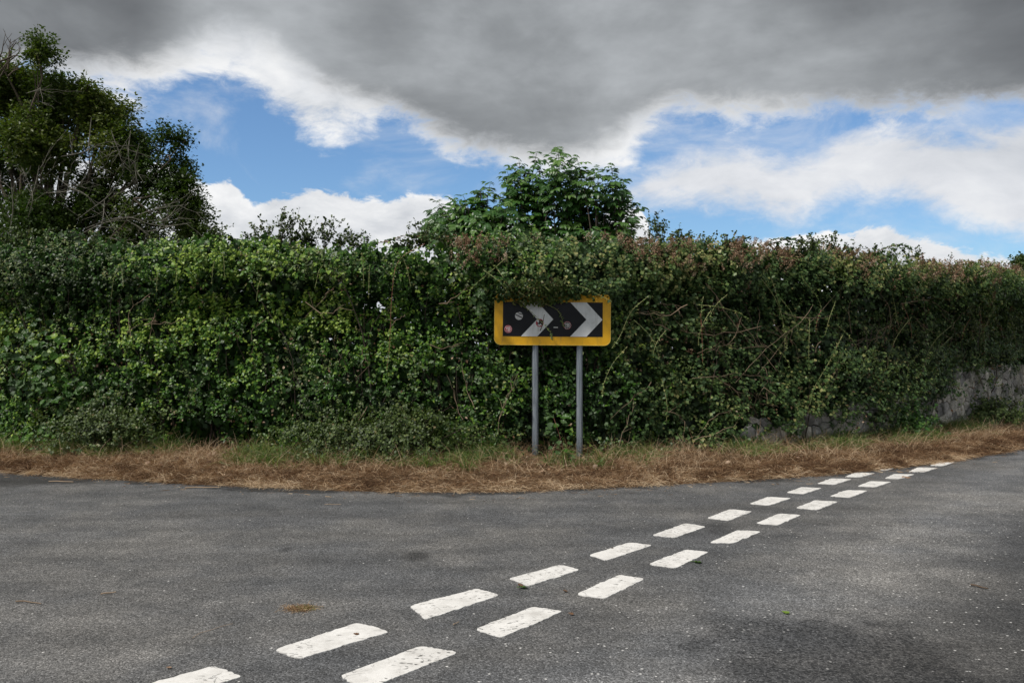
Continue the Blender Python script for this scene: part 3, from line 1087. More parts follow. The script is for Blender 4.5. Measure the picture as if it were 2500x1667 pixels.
n = len(P)
tag(link('straw_stalks', blades(P, rand_dir(n, .8), rng.uniform(.12, .38, n), rng.uniform(.001, .0018, n), rng.uniform(.1, .7, n), M_dry,
                                np.clip(rng.normal(.75, .2, n), 0, 1), 'straw_stalks')),
    'thin pale straw stalks standing through the verge grass', 'grass', kind='stuff')

# curled dry leaves on the verge
s, w, P = verge_sample(2600, .3, 1.05, .8)
xx = px_of_s(s)
keep = rng.random(len(s)) < .10 + .75 * np.exp(-((xx - 480) / 80) ** 2) + .3 * np.exp(-((xx - 1230) / 60) ** 2) + .12 * np.exp(-((xx - 120) / 60) ** 2)
P = P[keep]; n = len(P)
P[:, 2] += .035
N = rng.normal(size=(n, 3)) * .7; N[:, 2] += 1; N[:, 1] -= .4
tag(link('leaf_litter', leaf_mesh('leaf_litter', P, N, rng.normal(size=(n, 3)), rng.uniform(.03, .08, n), tmpl_oval(), M_brown, np.clip(rng.normal(.6, .25, n), 0, 1))),
    'brown fallen leaves scattered on the verge below the hedge', 'leaf litter', kind='stuff')

# ------------------------------------------------------------------ stone wall
wall = empty('stone_wall', tuple(s_interp(np.array([s_of_px(2000)]), HC)[0]) + (0.0,))
tag(wall, 'rough grey rubble stone wall under the overhanging brambles at the right', 'wall')
W0, W1, WH = s_of_px(1720), s_of_px(2352) + 4.0, 1.22
wl = Vector(wall.location)


def wall_h(s):
    return float(np.interp(s, [W0, s_of_px(1900), s_of_px(2100), s_of_px(2200)], [.45, .62, .85, WH]))


def wall_pt(s, z, o):
    p = np.array([np.interp(s, SC, HC[:, 0]), np.interp(s, SC, HC[:, 1])])
    q = np.array([np.interp(s, SC, OUT[:, 0]), np.interp(s, SC, OUT[:, 1])])
    r = p + q * o
    return (r[0] - wl.x, r[1] - wl.y, z - wl.z)


nS = 40
V, F = [], []
for i in range(nS + 1):
    s_ = W0 + (W1 - W0) * i / nS
    for (z, o) in ((-.1, -.03), (wall_h(s_) - .02, -.05), (wall_h(s_) - .02, -.45), (-.1, -.45)):
        V.append(wall_pt(s_, z, o))
for i in range(nS):
    for k in range(3):
        F.append((i * 4 + k, (i + 1) * 4 + k, (i + 1) * 4 + k + 1, i * 4 + k + 1))
link('wall_core', mesh_py('wall_core', V, F, M_mortar), wall)
# irregular stones: Voronoi cells of jittered points, on edge
pts = []
ds, dz = .15, .20
ncol, nrow = int((W1 - W0) / ds), int(WH / dz) + 1
for i in range(-1, ncol + 1):
    for j in range(-1, nrow + 1):
        pts.append((W0 + (i + .5 + .5 * (j % 2) + random.uniform(-.49, .49)) * ds, (j + .5 + random.uniform(-.49, .49)) * dz))
pts = np.array(pts)


def clip_poly(poly, a, b, c_):     # keep a*x+b*y<=c
    out = []
    for i in range(len(poly)):
        p, q = poly[i - 1], poly[i]
        fp, fq = a * p[0] + b * p[1] - c_, a * q[0] + b * q[1] - c_
        if (fp <= 0) != (fq <= 0):
            t_ = fp / (fp - fq)
            out.append((p[0] + (q[0] - p[0]) * t_, p[1] + (q[1] - p[1]) * t_))
        if fq <= 0: out.append(q)
    return out


cells = []
for i, p in enumerate(pts):
    if not (W0 < p[0] < W1 and 0 <= p[1] < wall_h(p[0])): continue
    poly = [(p[0] - .5, -.05), (p[0] + .5, -.05), (p[0] + .5, WH + random.uniform(-.03, .03)), (p[0] - .5, WH + random.uniform(-.03, .03))]
    d = np.hypot(pts[:, 0] - p[0], pts[:, 1] - p[1])
    for j in np.argsort(d)[1:14]:
        q = pts[j]
        a_, b_ = q[0] - p[0], q[1] - p[1]
        poly = clip_poly(poly, a_, b_, (q[0] ** 2 + q[1] ** 2 - p[0] ** 2 - p[1] ** 2) / 2)
        if len(poly) < 3: break
    if len(poly) >= 3: cells.append((p, poly))
cells.sort(key=lambda c_: c_[0][0])
rest_V, rest_F = [], []
kept = 0
for (p, poly) in cells:
    cx = sum(q[0] for q in poly) / len(poly); cz = sum(q[1] for q in poly) / len(poly)
    f = .012 + .028 * random.random()
    g = random.uniform(.90, .955)
    tilt = (random.uniform(-.07, .07), random.uniform(-.07, .07))
    # refine outline
    ref = []
    for i in range(len(poly)):
        a_, b_ = poly[i - 1], poly[i]
        ref += [a_, ((a_[0] + b_[0]) / 2, (a_[1] + b_[1]) / 2)]
    m = len(ref)
    V = []
    for lv, (sc_, oo) in enumerate(((g + .02, -.045), (g, f * .6), (g * .90, f))):
        for x, z in ref:
            jx = mnoise.noise(Vector((x * 9, z * 9, lv * 5))) * .010
            xx_, zz_ = cx + (x - cx) * sc_ + jx, cz + (z - cz) * sc_ + jx
            V.append(wall_pt(xx_, zz_, oo + tilt[0] * (xx_ - cx) + tilt[1] * (zz_ - cz) + mnoise.noise(Vector((x * 14, z * 14, 9))) * .012 * (lv > 0)))
    V.append(wall_pt(cx, cz, f + .008))
    F = [(l * m + i, l * m + (i + 1) % m, (l + 1) * m + (i + 1) % m, (l + 1) * m + i) for l in range(2) for i in range(m)]
    F += [(2 * m + i, 2 * m + (i + 1) % m, 3 * m) for i in range(m)]
    if kept < 290:
        link('stone', mesh_py('stone', V, F, M_stone), wall)
        kept += 1
    else:
        b_ = len(rest_V)
        rest_V += V
        rest_F += [tuple(b_ + q for q in f_) for f_ in F]
if rest_V:
    tag(link('stone', mesh_py('stone_far', rest_V, rest_F, M_stone), wall), kind='stuff')

# ------------------------------------------------------------------ hedge
hedge = empty('hedge', tuple(s_interp(np.array([s_of_px(600)]), HC)[0]) + (0.10,))
tag(hedge, 'tall clipped hedge of glossy green leaves left of the chevron sign', 'hedge')
thick = empty('bramble_thicket', tuple(s_interp(np.array([s_of_px(1700)]), HC)[0]) + (0.10,))
tag(thick, 'tangled bramble hedge with brown seed heads along its top, right of the sign', 'bramble hedge')

HT = 2.93


def sig(v):
    return 1 / (1 + np.exp(-np.clip(v, -30, 30)))


def gauss2(x, y, cx, cy, rx, ry):
    return np.exp(-((x - cx) / rx) ** 2 - ((y - cy) / ry) ** 2)


def build_shoots(n, s0, s1, zlo, zhi, dlo, dhi):
    s = rng.uniform(s0, s1, n)
    z = rng.uniform(zlo, zhi, n)
    return s, z, dlo + (dhi - dlo) * rng.random(n)


def face_pos(s, z, d):
    """world position: d metres behind the bulging hedge face"""
    p, o = s_interp(s, HC), s_interp(s, OUT)
    q = np.column_stack([s, z, np.zeros(len(s))])
    zz = (z - .1) / (HT - .1)
    px_b = px_of_s(s)
    prof = (.02 - .26 * np.exp(-((px_b - 460) / 110) ** 2)) * np.exp(-((zz - 0.0) / .13) ** 2) + .24 * (1 / (1 + np.exp(-(zz - .78) / .022))) - .08 * np.exp(-((zz - .70) / .06) ** 2)
    prof = prof - .35 * np.clip((zz - .90) / .13, 0, 1) ** 2.2
    prof = prof + .08 * np.exp(-((zz - .30) / .2) ** 2)
    px__ = px_of_s(s)
    rel = (fbm(q + 3, 1.1, 2) - .5) * .40 + (fbm(q + 30, 3.4, 2) - .5) * .30 + (fbm(q + 60, 9.0, 2) - .5) * .20
    rel = rel * (1 - .30 * sig((950 - px__) / 60) * (z < 2.9))
    # the overhang is weaker at the far right wall, stronger over the sign
    x = px_of_s(s)
    prof = prof + .16 * np.exp(-((x - 1250) / 150) ** 2) * (zz > .70) - .06 * np.exp(-((x - 1280) / 190) ** 2) * (zz < .68)
    prof = prof + .30 * np.clip((x - 1900) / 300, 0, 1) * np.clip((zz - .55) / .3, 0, 1) + .22 * np.clip((x - 1720) / 150, 0, 1) * (zz < .5)
    D = prof + rel - d
    P = np.column_stack([p + o * D[:, None], z])
    return P, o, D


def px_py(P):
    X = P[:, 0] / P[:, 1] * FPX + 1250
    Y = 833.5 + FPX * (PITCH - (P[:, 2] - CAM_H) / P[:, 1])
    return X / 1.063, Y / 1.063


def top_h(s):
    q = np.column_stack([s, np.zeros(len(s)), np.zeros(len(s))])
    x = px_of_s(s)
    return HT + (fbm(q + 9, .8, 2) - .5) * .16 + (fbm(q + 50, 4.0, 2) - .5) * .34 + .05 * np.exp(-((x - 1250) / 200) ** 2) + .13 * sig((240 - x) / 20) \
        - .07 * np.exp(-((x - 820) / 220) ** 2)


def hole_mask(x, y, P):
    h = np.maximum.reduce([gauss2(x, y, 700, 712, 70, 26), gauss2(x, y, 930, 740, 85, 42), gauss2(x, y, 1010, 735, 40, 40), gauss2(x, y, 860, 700, 60, 20),
                           gauss2(x, y, 1095, 790, 45, 40), gauss2(x, y, 1030, 880, 50, 30) * .5, gauss2(x, y, 1870, 790, 35, 55),
                           gauss2(x, y, 1960, 770, 30, 40), gauss2(x, y, 2060, 810, 45, 40) * .7, gauss2(x, y, 1560, 800, 30, 30) * .6,
                           gauss2(x, y, 1330, 810, 70, 18) * .8])
    return np.clip(h * 1.5, 0, 1) * np.clip((fbm(P + 80, 10.0, 2) - .36) * 5, 0, 1)


def zmin_of(s, x):
    """lower limit of the foliage, showing the wall at the right"""
    q = np.column_stack([s, np.zeros(len(s)), np.zeros(len(s))])
    z = .12 + .38 * np.clip((x - 1750) / 110, 0, 1) + .70 * np.clip((x - 2130) / 80, 0, 1) + (fbm(q + 21, 2.6, 2) - .5) * .9 * np.clip((x - 1750) / 100, 0, 1)
    return z + .16 * gauss2(x, 0, 440, 0, 90, 1) 


def shoots_to_leaves(P, O, nleaf, spread, up=.55, outw=.55):
    """each shoot carries nleaf leaves; returns leaf P, N, T and shoot index"""
    n = len(P)
    sd_ = np.column_stack([O * outw, np.full(n, up)]) + rng.normal(0, .45, (n, 3))
    sd_ = norm(sd_)
    idx = np.repeat(np.arange(n), nleaf)
    k = np.tile(np.arange(nleaf), n)
    t = (k + .5) / nleaf
    L = spread * (0.7 + .6 * rng.random(n))
    base = P[idx] + sd_[idx] * (t * L[idx])[:, None]
    rd = rng.normal(size=(len(idx), 3))
    ax = sd_[idx]
    rad = norm(rd - ax * np.sum(rd * ax, axis=1, keepdims=True))
    T = norm(rad + ax * (.25 + .6 * t)[:, None] + np.array([0, 0, -.15]))
    N = norm(ax * .45 + np.array([0, 0, .42]) + np.column_stack([O[idx] * .62, np.zeros(len(idx))]) + rng.normal(0, .36, (len(idx), 3)))
    return base, N, T, idx, t


S_L, S_R = s_of_px(-230), s_of_px(2460) + 2.5


def foliage(nsh, dmax, nleaf, spread, size, tmpl, mat, prob, name, parent, rndf, width=1.0, dpow=1.6, attach_big=None):
    s = rng.uniform(S_L, S_R, nsh)
    # the far right is foreshortened; thin it
    z = rng.uniform(.12, HT + .18, nsh)
    d = dmax * rng.random(nsh) ** dpow
    P, O, D = face_pos(s, z, d)
    x, y = px_py(P)
    zm_ = zmin_of(s, x)
    veil = (x > 1740) & (z < zm_) & (fbm(P + 201, 3.2, 2) > .54 + .16 * (x > 2150)) & (rng.random(nsh) < .75)
    ok = (z < top_h(s)) & ((z > zm_ - .05 * rng.random(nsh)) | veil) & (rng.random(nsh) < prob(x, y, P, s, z))
    hm = hole_mask(x, y, P)
    ok &= rng.random(nsh) > hm * .93
    # lower dark recess beside the wall foot
    ok &= rng.random(nsh) > 1.6 * gauss2(x, y, 450, 992, 95, 32)
    ok &= rng.random(nsh) > 1.2 * gauss2(x, y, 600, 900, 60, 26)
    ok &= rng.random(nsh) > .8 * gauss2(x, y, 420, 668, 420, 16)
    ok &= rng.random(nsh) > 1.2 * gauss2(x, y, 1030, 890, 45, 50)
    ok &= rng.random(nsh) > .9 * gauss2(x, y, 2010, 700, 120, 40)
    # keep clear of the sign face
    sgn_clear = (x > 1128) & (x < 1410) & (y > 705) & (y < 800) & (P[:, 1] < SY + .12)
    sgn_clear2 = (x > 1290) & (x < 1405) & (y > 676) & (y < 800) & (P[:, 1] < SY + .12)
    ok &= ~(sgn_clear | sgn_clear2)
    P, O, d, x, y, s, z = P[ok], O[ok], d[ok], x[ok], y[ok], s[ok], z[ok]
    # push shoots behind the posts
    nearpost = (np.abs(x - 1280) < 75) & (z < 2.1)
    P[nearpost, 1] = np.maximum(P[nearpost, 1], SY + .14)
    B, N, T, idx, t = shoots_to_leaves(P, O, nleaf, spread)
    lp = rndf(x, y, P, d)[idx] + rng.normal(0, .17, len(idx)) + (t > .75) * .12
    sz = size * (0.5 + .75 * rng.random(len(idx)) ** 1.3 + .25 * (fbm(P + 51, 1.7, 2)[idx] - .5)) * 1.08
    bx, by = px_py(B)
    bad = (bx > 1130) & (bx < 1408) & (by > 700) & (by < 800) & (B[:, 1] < SY + .09)
    bad |= (bx > 1290) & (bx < 1408) & (by > 680) & (by < 800) & (B[:, 1] < SY + .09)
    bad |= ((np.abs(bx - 1230) < 9) | (np.abs(bx - 1330) < 9)) & (by > 780) & (by < 1035) & (B[:, 1] < SY + .09)
    g = ~bad
    return link(name, leaf_mesh(name, B[g] - np.array(parent.location), N[g], T[g], sz[g], tmpl, mat, np.clip(lp[g], 0, 1), width), parent)




def left_share(x, y, P):
    q = fbm(P + 7, 1.0, 2) - .5
    base = sig((1120 - x + q * 420) / 60)
    return np.clip(base + .8 * gauss2(x, y, 1270, 900, 190, 130) * 1.0, 0, 1)


def dull_share(x, y, P):
    q = (fbm(P + 90, 1.4, 2) - .5)
    a = gauss2(x, y, 60, 640, 190, 100) + .8 * gauss2(x, y, 250, 960, 150, 60) + 1.0 * gauss2(x, y, 880, 985, 150, 65) \
        + .55 * gauss2(x, y, 700, 620, 120, 45) + gauss2(x, y, 2060, 800, 150, 110) * 1.1 + gauss2(x, y, 2300, 760, 110, 80) * .9 + .35 * gauss2(x, y, 700, 850, 70, 60) \
        + .5 * gauss2(x, y, 1600, 790, 130, 120)
    return np.clip(a + q * .8 * (a > .15), 0, 1)


for O_ in (): pass
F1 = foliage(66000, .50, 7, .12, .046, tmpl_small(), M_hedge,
             lambda x, y, P, s, z: left_share(x, y, P) * (1 - .85 * dull_share(x, y, P)) * np.clip(.55 + 3.4 * (fbm(P + 44, 2.4, 2) - .44) + 2.6 * (fbm(P + 144, 6.5, 1) - .5), .04, 1), 'foliage', hedge,
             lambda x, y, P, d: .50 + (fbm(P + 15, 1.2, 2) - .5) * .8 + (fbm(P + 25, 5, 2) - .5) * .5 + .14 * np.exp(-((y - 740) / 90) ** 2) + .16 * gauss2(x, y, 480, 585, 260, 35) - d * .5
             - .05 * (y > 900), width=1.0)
F1['kind'] = 'stuff'
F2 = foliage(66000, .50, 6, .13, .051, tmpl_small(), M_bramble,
             lambda x, y, P, s, z: (1 - left_share(x, y, P)) * (1 - .85 * dull_share(x, y, P)) * np.clip(.55 + 3.4 * (fbm(P + 44, 2.4, 2) - .44) + 2.6 * (fbm(P + 144, 6.5, 1) - .5), .04, 1), 'foliage', thick,
             lambda x, y, P, d: .54 + (fbm(P + 15, 1.2, 2) - .5) * .6 + (fbm(P + 25, 5, 2) - .5) * .5 + .26 * np.exp(-((y - 615) / 50) ** 2) - d * .4, width=1.15)  # paler green near the top, with the highlights there put into the leaf tone
F2['kind'] = 'stuff'
for par, side in ((hedge, lambda x: x < 1180), (thick, lambda x: x >= 1180)):
    f = foliage(34000, .45, 7, .12, .034, tmpl_small(), M_dull,
                lambda x, y, P, s, z: side(x) * (dull_share(x, y, P) + .07), 'small_leaves', par,
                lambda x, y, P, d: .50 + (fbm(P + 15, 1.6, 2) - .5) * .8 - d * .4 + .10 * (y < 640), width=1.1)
    f['kind'] = 'stuff'


# dense inner foliage that stops the light
def inner(par, side, mat, nsh):
    s = rng.uniform(S_L, S_R, nsh)
    z = rng.uniform(.05, HT - .04, nsh)
    d = rng.uniform(.34, .95, nsh)
    P, O, D = face_pos(s, z, d)
    x, y = px_py(P)
    ok = (z < top_h(s) - .13) & side(x) & (rng.random(nsh) > hole_mask(x, y, P) * .96) & (z > np.where(x > 1800, zmin_of(s, x) + .05, 0))
    P, O = P[ok], O[ok]
    m_ = (P[:, 0] > -.2) & (P[:, 0] < 1.5)
    P[m_, 1] = np.maximum(P[m_, 1], SY + .2)
    B, N, T, idx, t = shoots_to_leaves(P, O, 6, .22)
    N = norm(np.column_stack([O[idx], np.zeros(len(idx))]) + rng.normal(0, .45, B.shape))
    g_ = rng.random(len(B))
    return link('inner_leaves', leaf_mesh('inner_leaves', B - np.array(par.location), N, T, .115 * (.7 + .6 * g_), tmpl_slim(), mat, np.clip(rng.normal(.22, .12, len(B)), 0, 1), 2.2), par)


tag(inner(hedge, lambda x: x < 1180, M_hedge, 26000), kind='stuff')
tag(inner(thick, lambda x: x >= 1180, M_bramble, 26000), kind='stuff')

# dried flower and seed heads along the bramble top
nh = 1700
s = rng.uniform(s_of_px(1010), S_R, nh)
z = HT + .05 - np.abs(rng.normal(0, .22, nh))
P, O, D = face_pos(s, z, -.09 + .1 * rng.random(nh))
x, y = px_py(P)
ok = (z < top_h(s) + .05) & (rng.random(nh) < np.clip(.04 + 6 * (fbm(P + 66, 2.4, 2) - .50), 0, 1)) & (y < 690)
P, O = P[ok], O[ok]
m = 42
idx = np.repeat(np.arange(len(P)), m)
axis = norm(np.column_stack([O * .5, np.full(len(P), .8)]) + rng.normal(0, .4, (len(P), 3)))
t = rng.random(len(idx))
B = P[idx] + axis[idx] * (t * .13)[:, None] + rng.normal(0, .022, (len(idx), 3)) * (1.2 - t)[:, None]
rr = np.clip(rng.normal(.52, .2, len(P)), 0, 1)[idx] + rng.normal(0, .15, len(idx))
tag(link('seed_heads', leaf_mesh('seed_heads', B - np.array(thick.location), rng.normal(size=B.shape), rng.normal(size=B.shape), rng.uniform(.012, .024, len(B)), tmpl_slim(), M_brown,
                                 np.clip(rr, 0, 1), 2.2), thick), kind='stuff')
# scattered dead leaves caught in the foliage
for par, a0, a1 in ((hedge, -100, 1180), (thick, 1180, 2400)):
    nd = 420
    s = rng.uniform(s_of_px(a0), s_of_px(a1), nd)
    z = rng.uniform(.3, 2.6, nd)
    P, O, D = face_pos(s, z, .02 + .15 * rng.random(nd))
    x, y = px_py(P)
    ok = ((np.abs(x - 1270) > 150) | (y > 820)) & (fbm(P + 12, 2, 2) > .5)
    P = P[ok]
    P = P[np.repeat(np.arange(len(P)), 2)] + rng.normal(0, .03, (2 * len(P), 3))
    tag(link('dead_leaves', leaf_mesh('dead_leaves', P - np.array(par.location), rng.normal(size=P.shape) + [0, -1, .3], rng.normal(size=P.shape) + [0, 0, -.6], rng.uniform(.02, .055, len(P)),
                                      tmpl_oval(), M_brown, np.clip(rng.normal(.5, .25, len(P)), 0, 1), .8), par), kind='stuff')

# brown withered patch in the brambles at the right and along their top
f = foliage(16000, .30, 6, .12, .030, tmpl_small(), M_brown,
            lambda x, y, P, s, z: np.clip(.9 * gauss2(x, y, 2080, 730, 150, 70) + .5 * gauss2(x, y, 1650, 780, 130, 90) + .30 * gauss2(x, y, 1800, 600, 420, 30)
                                          + .35 * gauss2(x, y, 2260, 720, 90, 60), 0, 1) * np.clip((fbm(P + 77, 3.0, 2) - .42) * 5, 0, 1), 'withered_leaves', thick,
            lambda x, y, P, d: .25 + (fbm(P + 15, 1.6, 2) - .5) * .8 + .25 * (y < 640), width=1.1)
f['kind'] = 'stuff'

# woody stems inside, some showing
for par, a0, a1, cnt in ((hedge, -200, 1180, 170), (thick, 1180, 2440, 170)):
    tb = Tubes()
    for i in range(cnt):
        s0 = random.uniform(s_of_px(a0), s_of_px(a1))
        q = np.array([s0, s0 + random.uniform(-.5, .5)])
        dd = np.array([random.uniform(.25, .6), random.uniform(.0, .4)])
        zz_ = np.array([.1, random.uniform(1.2, 2.35)])
        P, O, D = face_pos(q, zz_, dd)
        tb.add([Vector(p) - Vector(par.location) for p in wander(P[0], P[1], 7, .25)], random.uniform(.008, .02), .004, 4)
    tag(link('inner_stems', tb.mesh('inner_stems', M_darkbark), par), kind='stuff')


def with_leaves(pts, step, size, rnd, name, mat, parent, tmpl, droop=0.0, per=2):
    P, N, T = [], [], []
    L = 0
    for a_, b_ in zip(pts[:-1], pts[1:]):
        L += (b_ - a_).length
    nlf = max(3, int(L / step))
    for i in range(nlf):
        f = (i + .6) / nlf * (len(pts) - 1)
        k = min(int(f), len(pts) - 2)
        p = pts[k].lerp(pts[k + 1], f - k)
        d = (pts[k + 1] - pts[k]).normalized()
        for j in range(per):
            sdv = Vector((random.gauss(0, 1), random.gauss(0, 1), random.gauss(0, 1)))
            sdv = (sdv - d * sdv.dot(d)).normalized()
            P.append(p); T.append(sdv + d * .5 + Vector((0, 0, -droop)))
            N.append(Vector((random.gauss(0, .4), random.gauss(-.35, .4), 1)))
    P, N, T = (np.array([tuple(v) for v in q]) for q in (P, N, T))
    n_ = len(P)
    return leaf_mesh(name, P - np.array(parent.location), N, T, size * rng.uniform(.7, 1.25, n_), tmpl, mat, np.clip(rng.normal(rnd, .15, n_), 0, 1))


def join_arrays(me_list): pass


# long canes, measured roughly from the photograph: (points, material, leaf size)
CANES = [
    ([(975, 560), (915, 600), (900, 680), (895, 790), (888, 850)], M_redcane, .035, hedge),
    ([(1165, 590), (1120, 630), (1085, 660), (1068, 690)], M_cane, .04, thick),
    ([(1110, 620), (1150, 650), (1180, 690), (1215, 712), (1262, 760), (1270, 782)], M_cane, .034, thick),
    ([(1140, 615), (1165, 650), (1185, 680)], M_cane, .02, thick),
    ([(1185, 600), (1230, 640), (1262, 668)], M_cane, .03, thick),
    ([(1190, 670), (1225, 690), (1275, 708), (1290, 730), (1292, 748)], M_cane, .034, thick),
    ([(1490, 680), (1450, 715), (1425, 770), (1405, 800)], M_cane, .03, thick),
    ([(1600, 700), (1650, 705), (1700, 720), (1720, 740)], M_cane, .035, thick),
    ([(1772, 640), (1790, 700), (1802, 760), (1806, 800)], M_cane, .035, thick),
    ([(1842, 640), (1875, 680), (1890, 715)], M_cane, .03, thick),
    ([(1920, 690), (1905, 730), (1895, 770)], M_cane, .03, thick),
    ([(1935, 770), (1905, 830), (1870, 890), (1860, 930)], M_cane, .03, thick),
    ([(2175, 660), (2215, 690), (2245, 745)], M_cane, .04, thick),
    ([(2210, 670), (2290, 680), (2340, 720), (2360, 770)], M_cane, .035, thick),
    ([(2060, 655), (2110, 670), (2170, 690)], M_cane, .03, thick),
    ([(2260, 760), (2262, 830), (2248, 880)], M_cane, .04, thick),
    ([(1520, 870), (1532, 930), (1530, 975)], M_cane, .045, thick),
    ([(1790, 590), (1850, 600), (1930, 640), (1960, 650)], M_cane, .04, thick),
    ([(1400, 690), (1340, 660), (1300, 655)], M_cane, .035, thick),
    ([(2290, 600), (2325, 640), (2350, 700)], M_cane, .035, thick),
]
for _k in range(24):
    _x = random.uniform(1440, 2330); _y = random.uniform(600, 800)
    _l = random.uniform(40, 130); _d = random.uniform(-.8, .8)
    CANES.append(([(_x, _y), (_x + _d * _l * .5, _y + _l * .35), (_x + _d * _l * .8, _y + _l * .75), (_x + _d * _l * .85, _y + _l)],
                  random.choice((M_cane, M_cane, M_redcane)), random.uniform(.025, .04), thick))
for _k in range(12):
    _x = random.uniform(240, 1060); _y = random.uniform(570, 640)
    _l = random.uniform(30, 80); _d = random.uniform(-.6, .6)
    CANES.append(([(_x, _y), (_x + _d * _l * .5, _y + _l * .35), (_x + _d * _l * .8, _y + _l)], M_cane, random.uniform(.02, .035), hedge))
for pts, mt, lsz, par in CANES:
    W3 = [hedge_point(x, y, .36 + (0.12 if 1120 < x < 1420 and y > 640 else 0)) for x, y in pts]
    if mt is M_cane and par is thick and 1060 < pts[0][0] < 1300:
        for q, (x, y) in zip(W3, pts):
            if y > 670:
                w_ = at(x, y, SY - .09)
                q.x, q.y, q.z = w_
    cm = catmull([tuple(q) for q in W3], 4)
    cp = [Vector(p) for p in cm]
    tb = Tubes().add([p - Vector(par.location) for p in cp], .0042, .0020, 5)
    o = link('bramble_cane', tb.mesh('bramble_cane', mt), par)
    lf = link('leaves', with_leaves(cp, .045, lsz, .75, 'leaves', M_bramble, par, tmpl_small(), .3), o)

# dense spray drooping over the top edge of the sign
def drape(n, x0, x1, ytop, ybot, size, mat, name, rndm):
    P = []
    while len(P) < n:
        x = random.uniform(x0, x1)
        f = (x - x0) / (x1 - x0)
        yb = ybot(f)
        y = ytop + (yb - ytop) * random.random() ** .8
        Y = SY - .05 - .28 * max(0, (yb + 12 - y) / 60) * random.random() - .02 * random.random()
        P.append(tuple(at(x, y, Y)))
    P = np.array(P)
    n_ = len(P)
    N = rng.normal(0, .5, (n_, 3)) + [0, -.6, .8]
    T = rng.normal(0, .6, (n_, 3)) + [0, -.3, -.6]
    return link(name, leaf_mesh(name, P - np.array(thick.location), N, T, size * rng.uniform(.7, 1.3, n_), tmpl_small(), mat, np.clip(rng.normal(rndm, .22, n_), 0, 1), 1.1), thick)


def yb1(f):
    return 684 + 15 * math.sin(f * 3.1) + 9 * mnoise.noise(Vector((f * 14, 0, 0))) + 13 * max(0, mnoise.noise(Vector((f * 30, 5, 0))))


tag(drape(1500, 1158, 1312, 640, yb1, .036, M_dull, 'drooping_leaves', .72), kind='stuff')
tag(drape(500, 1130, 1330, 645, lambda f: 686 + 4 * math.sin(f * 20), .055, M_bramble, 'drooping_leaves', .5), kind='stuff')
tag(drape(420, 1310, 1425, 640, lambda f: 680 + 6 * math.sin(f * 17) + 6 * max(0, math.sin(f * 41)), .05, M_bramble, 'drooping_leaves', .5), kind='stuff')

# bare dead twigs
TW = [([(1840, 740), (1760, 800), (1690, 880)], .9), ([(1870, 700), (1800, 780), (1740, 860)], .8), ([(1690, 720), (1760, 820), (1800, 860)], .6),
      ([(1700, 930), (1640, 960), (1600, 1000)], .5), ([(1590, 1080 - 70), (1660, 990), (1700, 960)], .7), ([(1500, 880), (1450, 920), (1400, 960)], .4),
      ([(1420, 1030), (1440, 960), (1460, 930)], .5), ([(1620, 650), (1700, 760), (1730, 800)], .5), ([(1800, 720), (1860, 730), (1920, 722)], .7),
      ([(1140, 1000), (1150, 950), (1170, 900), (1180, 860)], .8), ([(1150, 960), (1165, 915), (1190, 870)], 1.0), ([(1060, 960), (1040, 900), (1030, 860)], .4),
      ([(1090, 940), (1070, 880), (1065, 850)], .9), ([(860, 1040), (905, 985), (930, 930)], .7), ([(800, 1010), (860, 1035), (930, 1075)], .9),
      ([(845, 930), (800, 1000), (780, 1060)], .6), ([(700, 690), (750, 720), (790, 700)], .7), ([(760, 665), (740, 690), (700, 730)], .5),
      ([(330, 745), (380, 740), (430, 735)], .6), ([(360, 720), (345, 760), (340, 790)], .6), ([(1010, 700), (1040, 690), (1075, 660)], .6),
      ([(980, 790), (1020, 800), (1050, 790)], .6), ([(1960, 620), (1900, 700), (1840, 760)], .4), ([(2100, 730), (2140, 760), (2200, 780)], .6),
      ([(2180, 760), (2210, 720), (2240, 700)], .5), ([(1590, 870), (1720, 860), (1800, 880)], .6), ([(1750, 750), (1640, 770), (1560, 760)], .4),
      ([(1668, 1035), (1720, 1010), (1750, 985)], .9), ([(1640, 860), (1690, 900), (1720, 950)], .4)]
for i in range(40):
    x = random.choice([random.uniform(1500, 2250), random.uniform(1550, 2050), random.uniform(20, 1120), random.uniform(1900, 2330)])
    y = random.uniform(690, 960 if x < 1900 else 820)
    an = random.uniform(0, 6.28); L_ = random.uniform(25, 80)
    TW.append(([(x, y), (x + math.cos(an) * L_, y + math.sin(an) * L_ * .8), (x + math.cos(an + .4) * L_ * 1.8, y + math.sin(an + .4) * L_ * 1.5)], random.random()))
for pts, tone in TW:
    if any(1120 < x < 1415 and y < 830 for x, y in pts): continue
    par = hedge if pts[0][0] < 1180 else thick
    W3 = [tuple(hedge_point(x, y, random.uniform(.16, .26))) for x, y in pts]
    cp = [Vector(p) + Vector((random.gauss(0, .012), random.gauss(0, .012), random.gauss(0, .012))) for p in catmull(W3, 4)]
    tb = Tubes().add([p - Vector(par.location) for p in cp], random.uniform(.003, .006), .0015, 4, tone)
    for k in range(random.randint(1, 4)):
        i = random.randint(1, len(cp) - 2)
        d = (cp[i + 1] - cp[i]).normalized() + Vector((random.gauss(0, .6), random.gauss(0, .3), random.gauss(0, .6)))
        tb.add([p - Vector(par.location) for p in wander(cp[i], cp[i] + d.normalized() * random.uniform(.08, .28), 4, .2)], .003, .001, 4, tone)
    link('bare_twig', tb.mesh('bare_twig', M_twig), par)


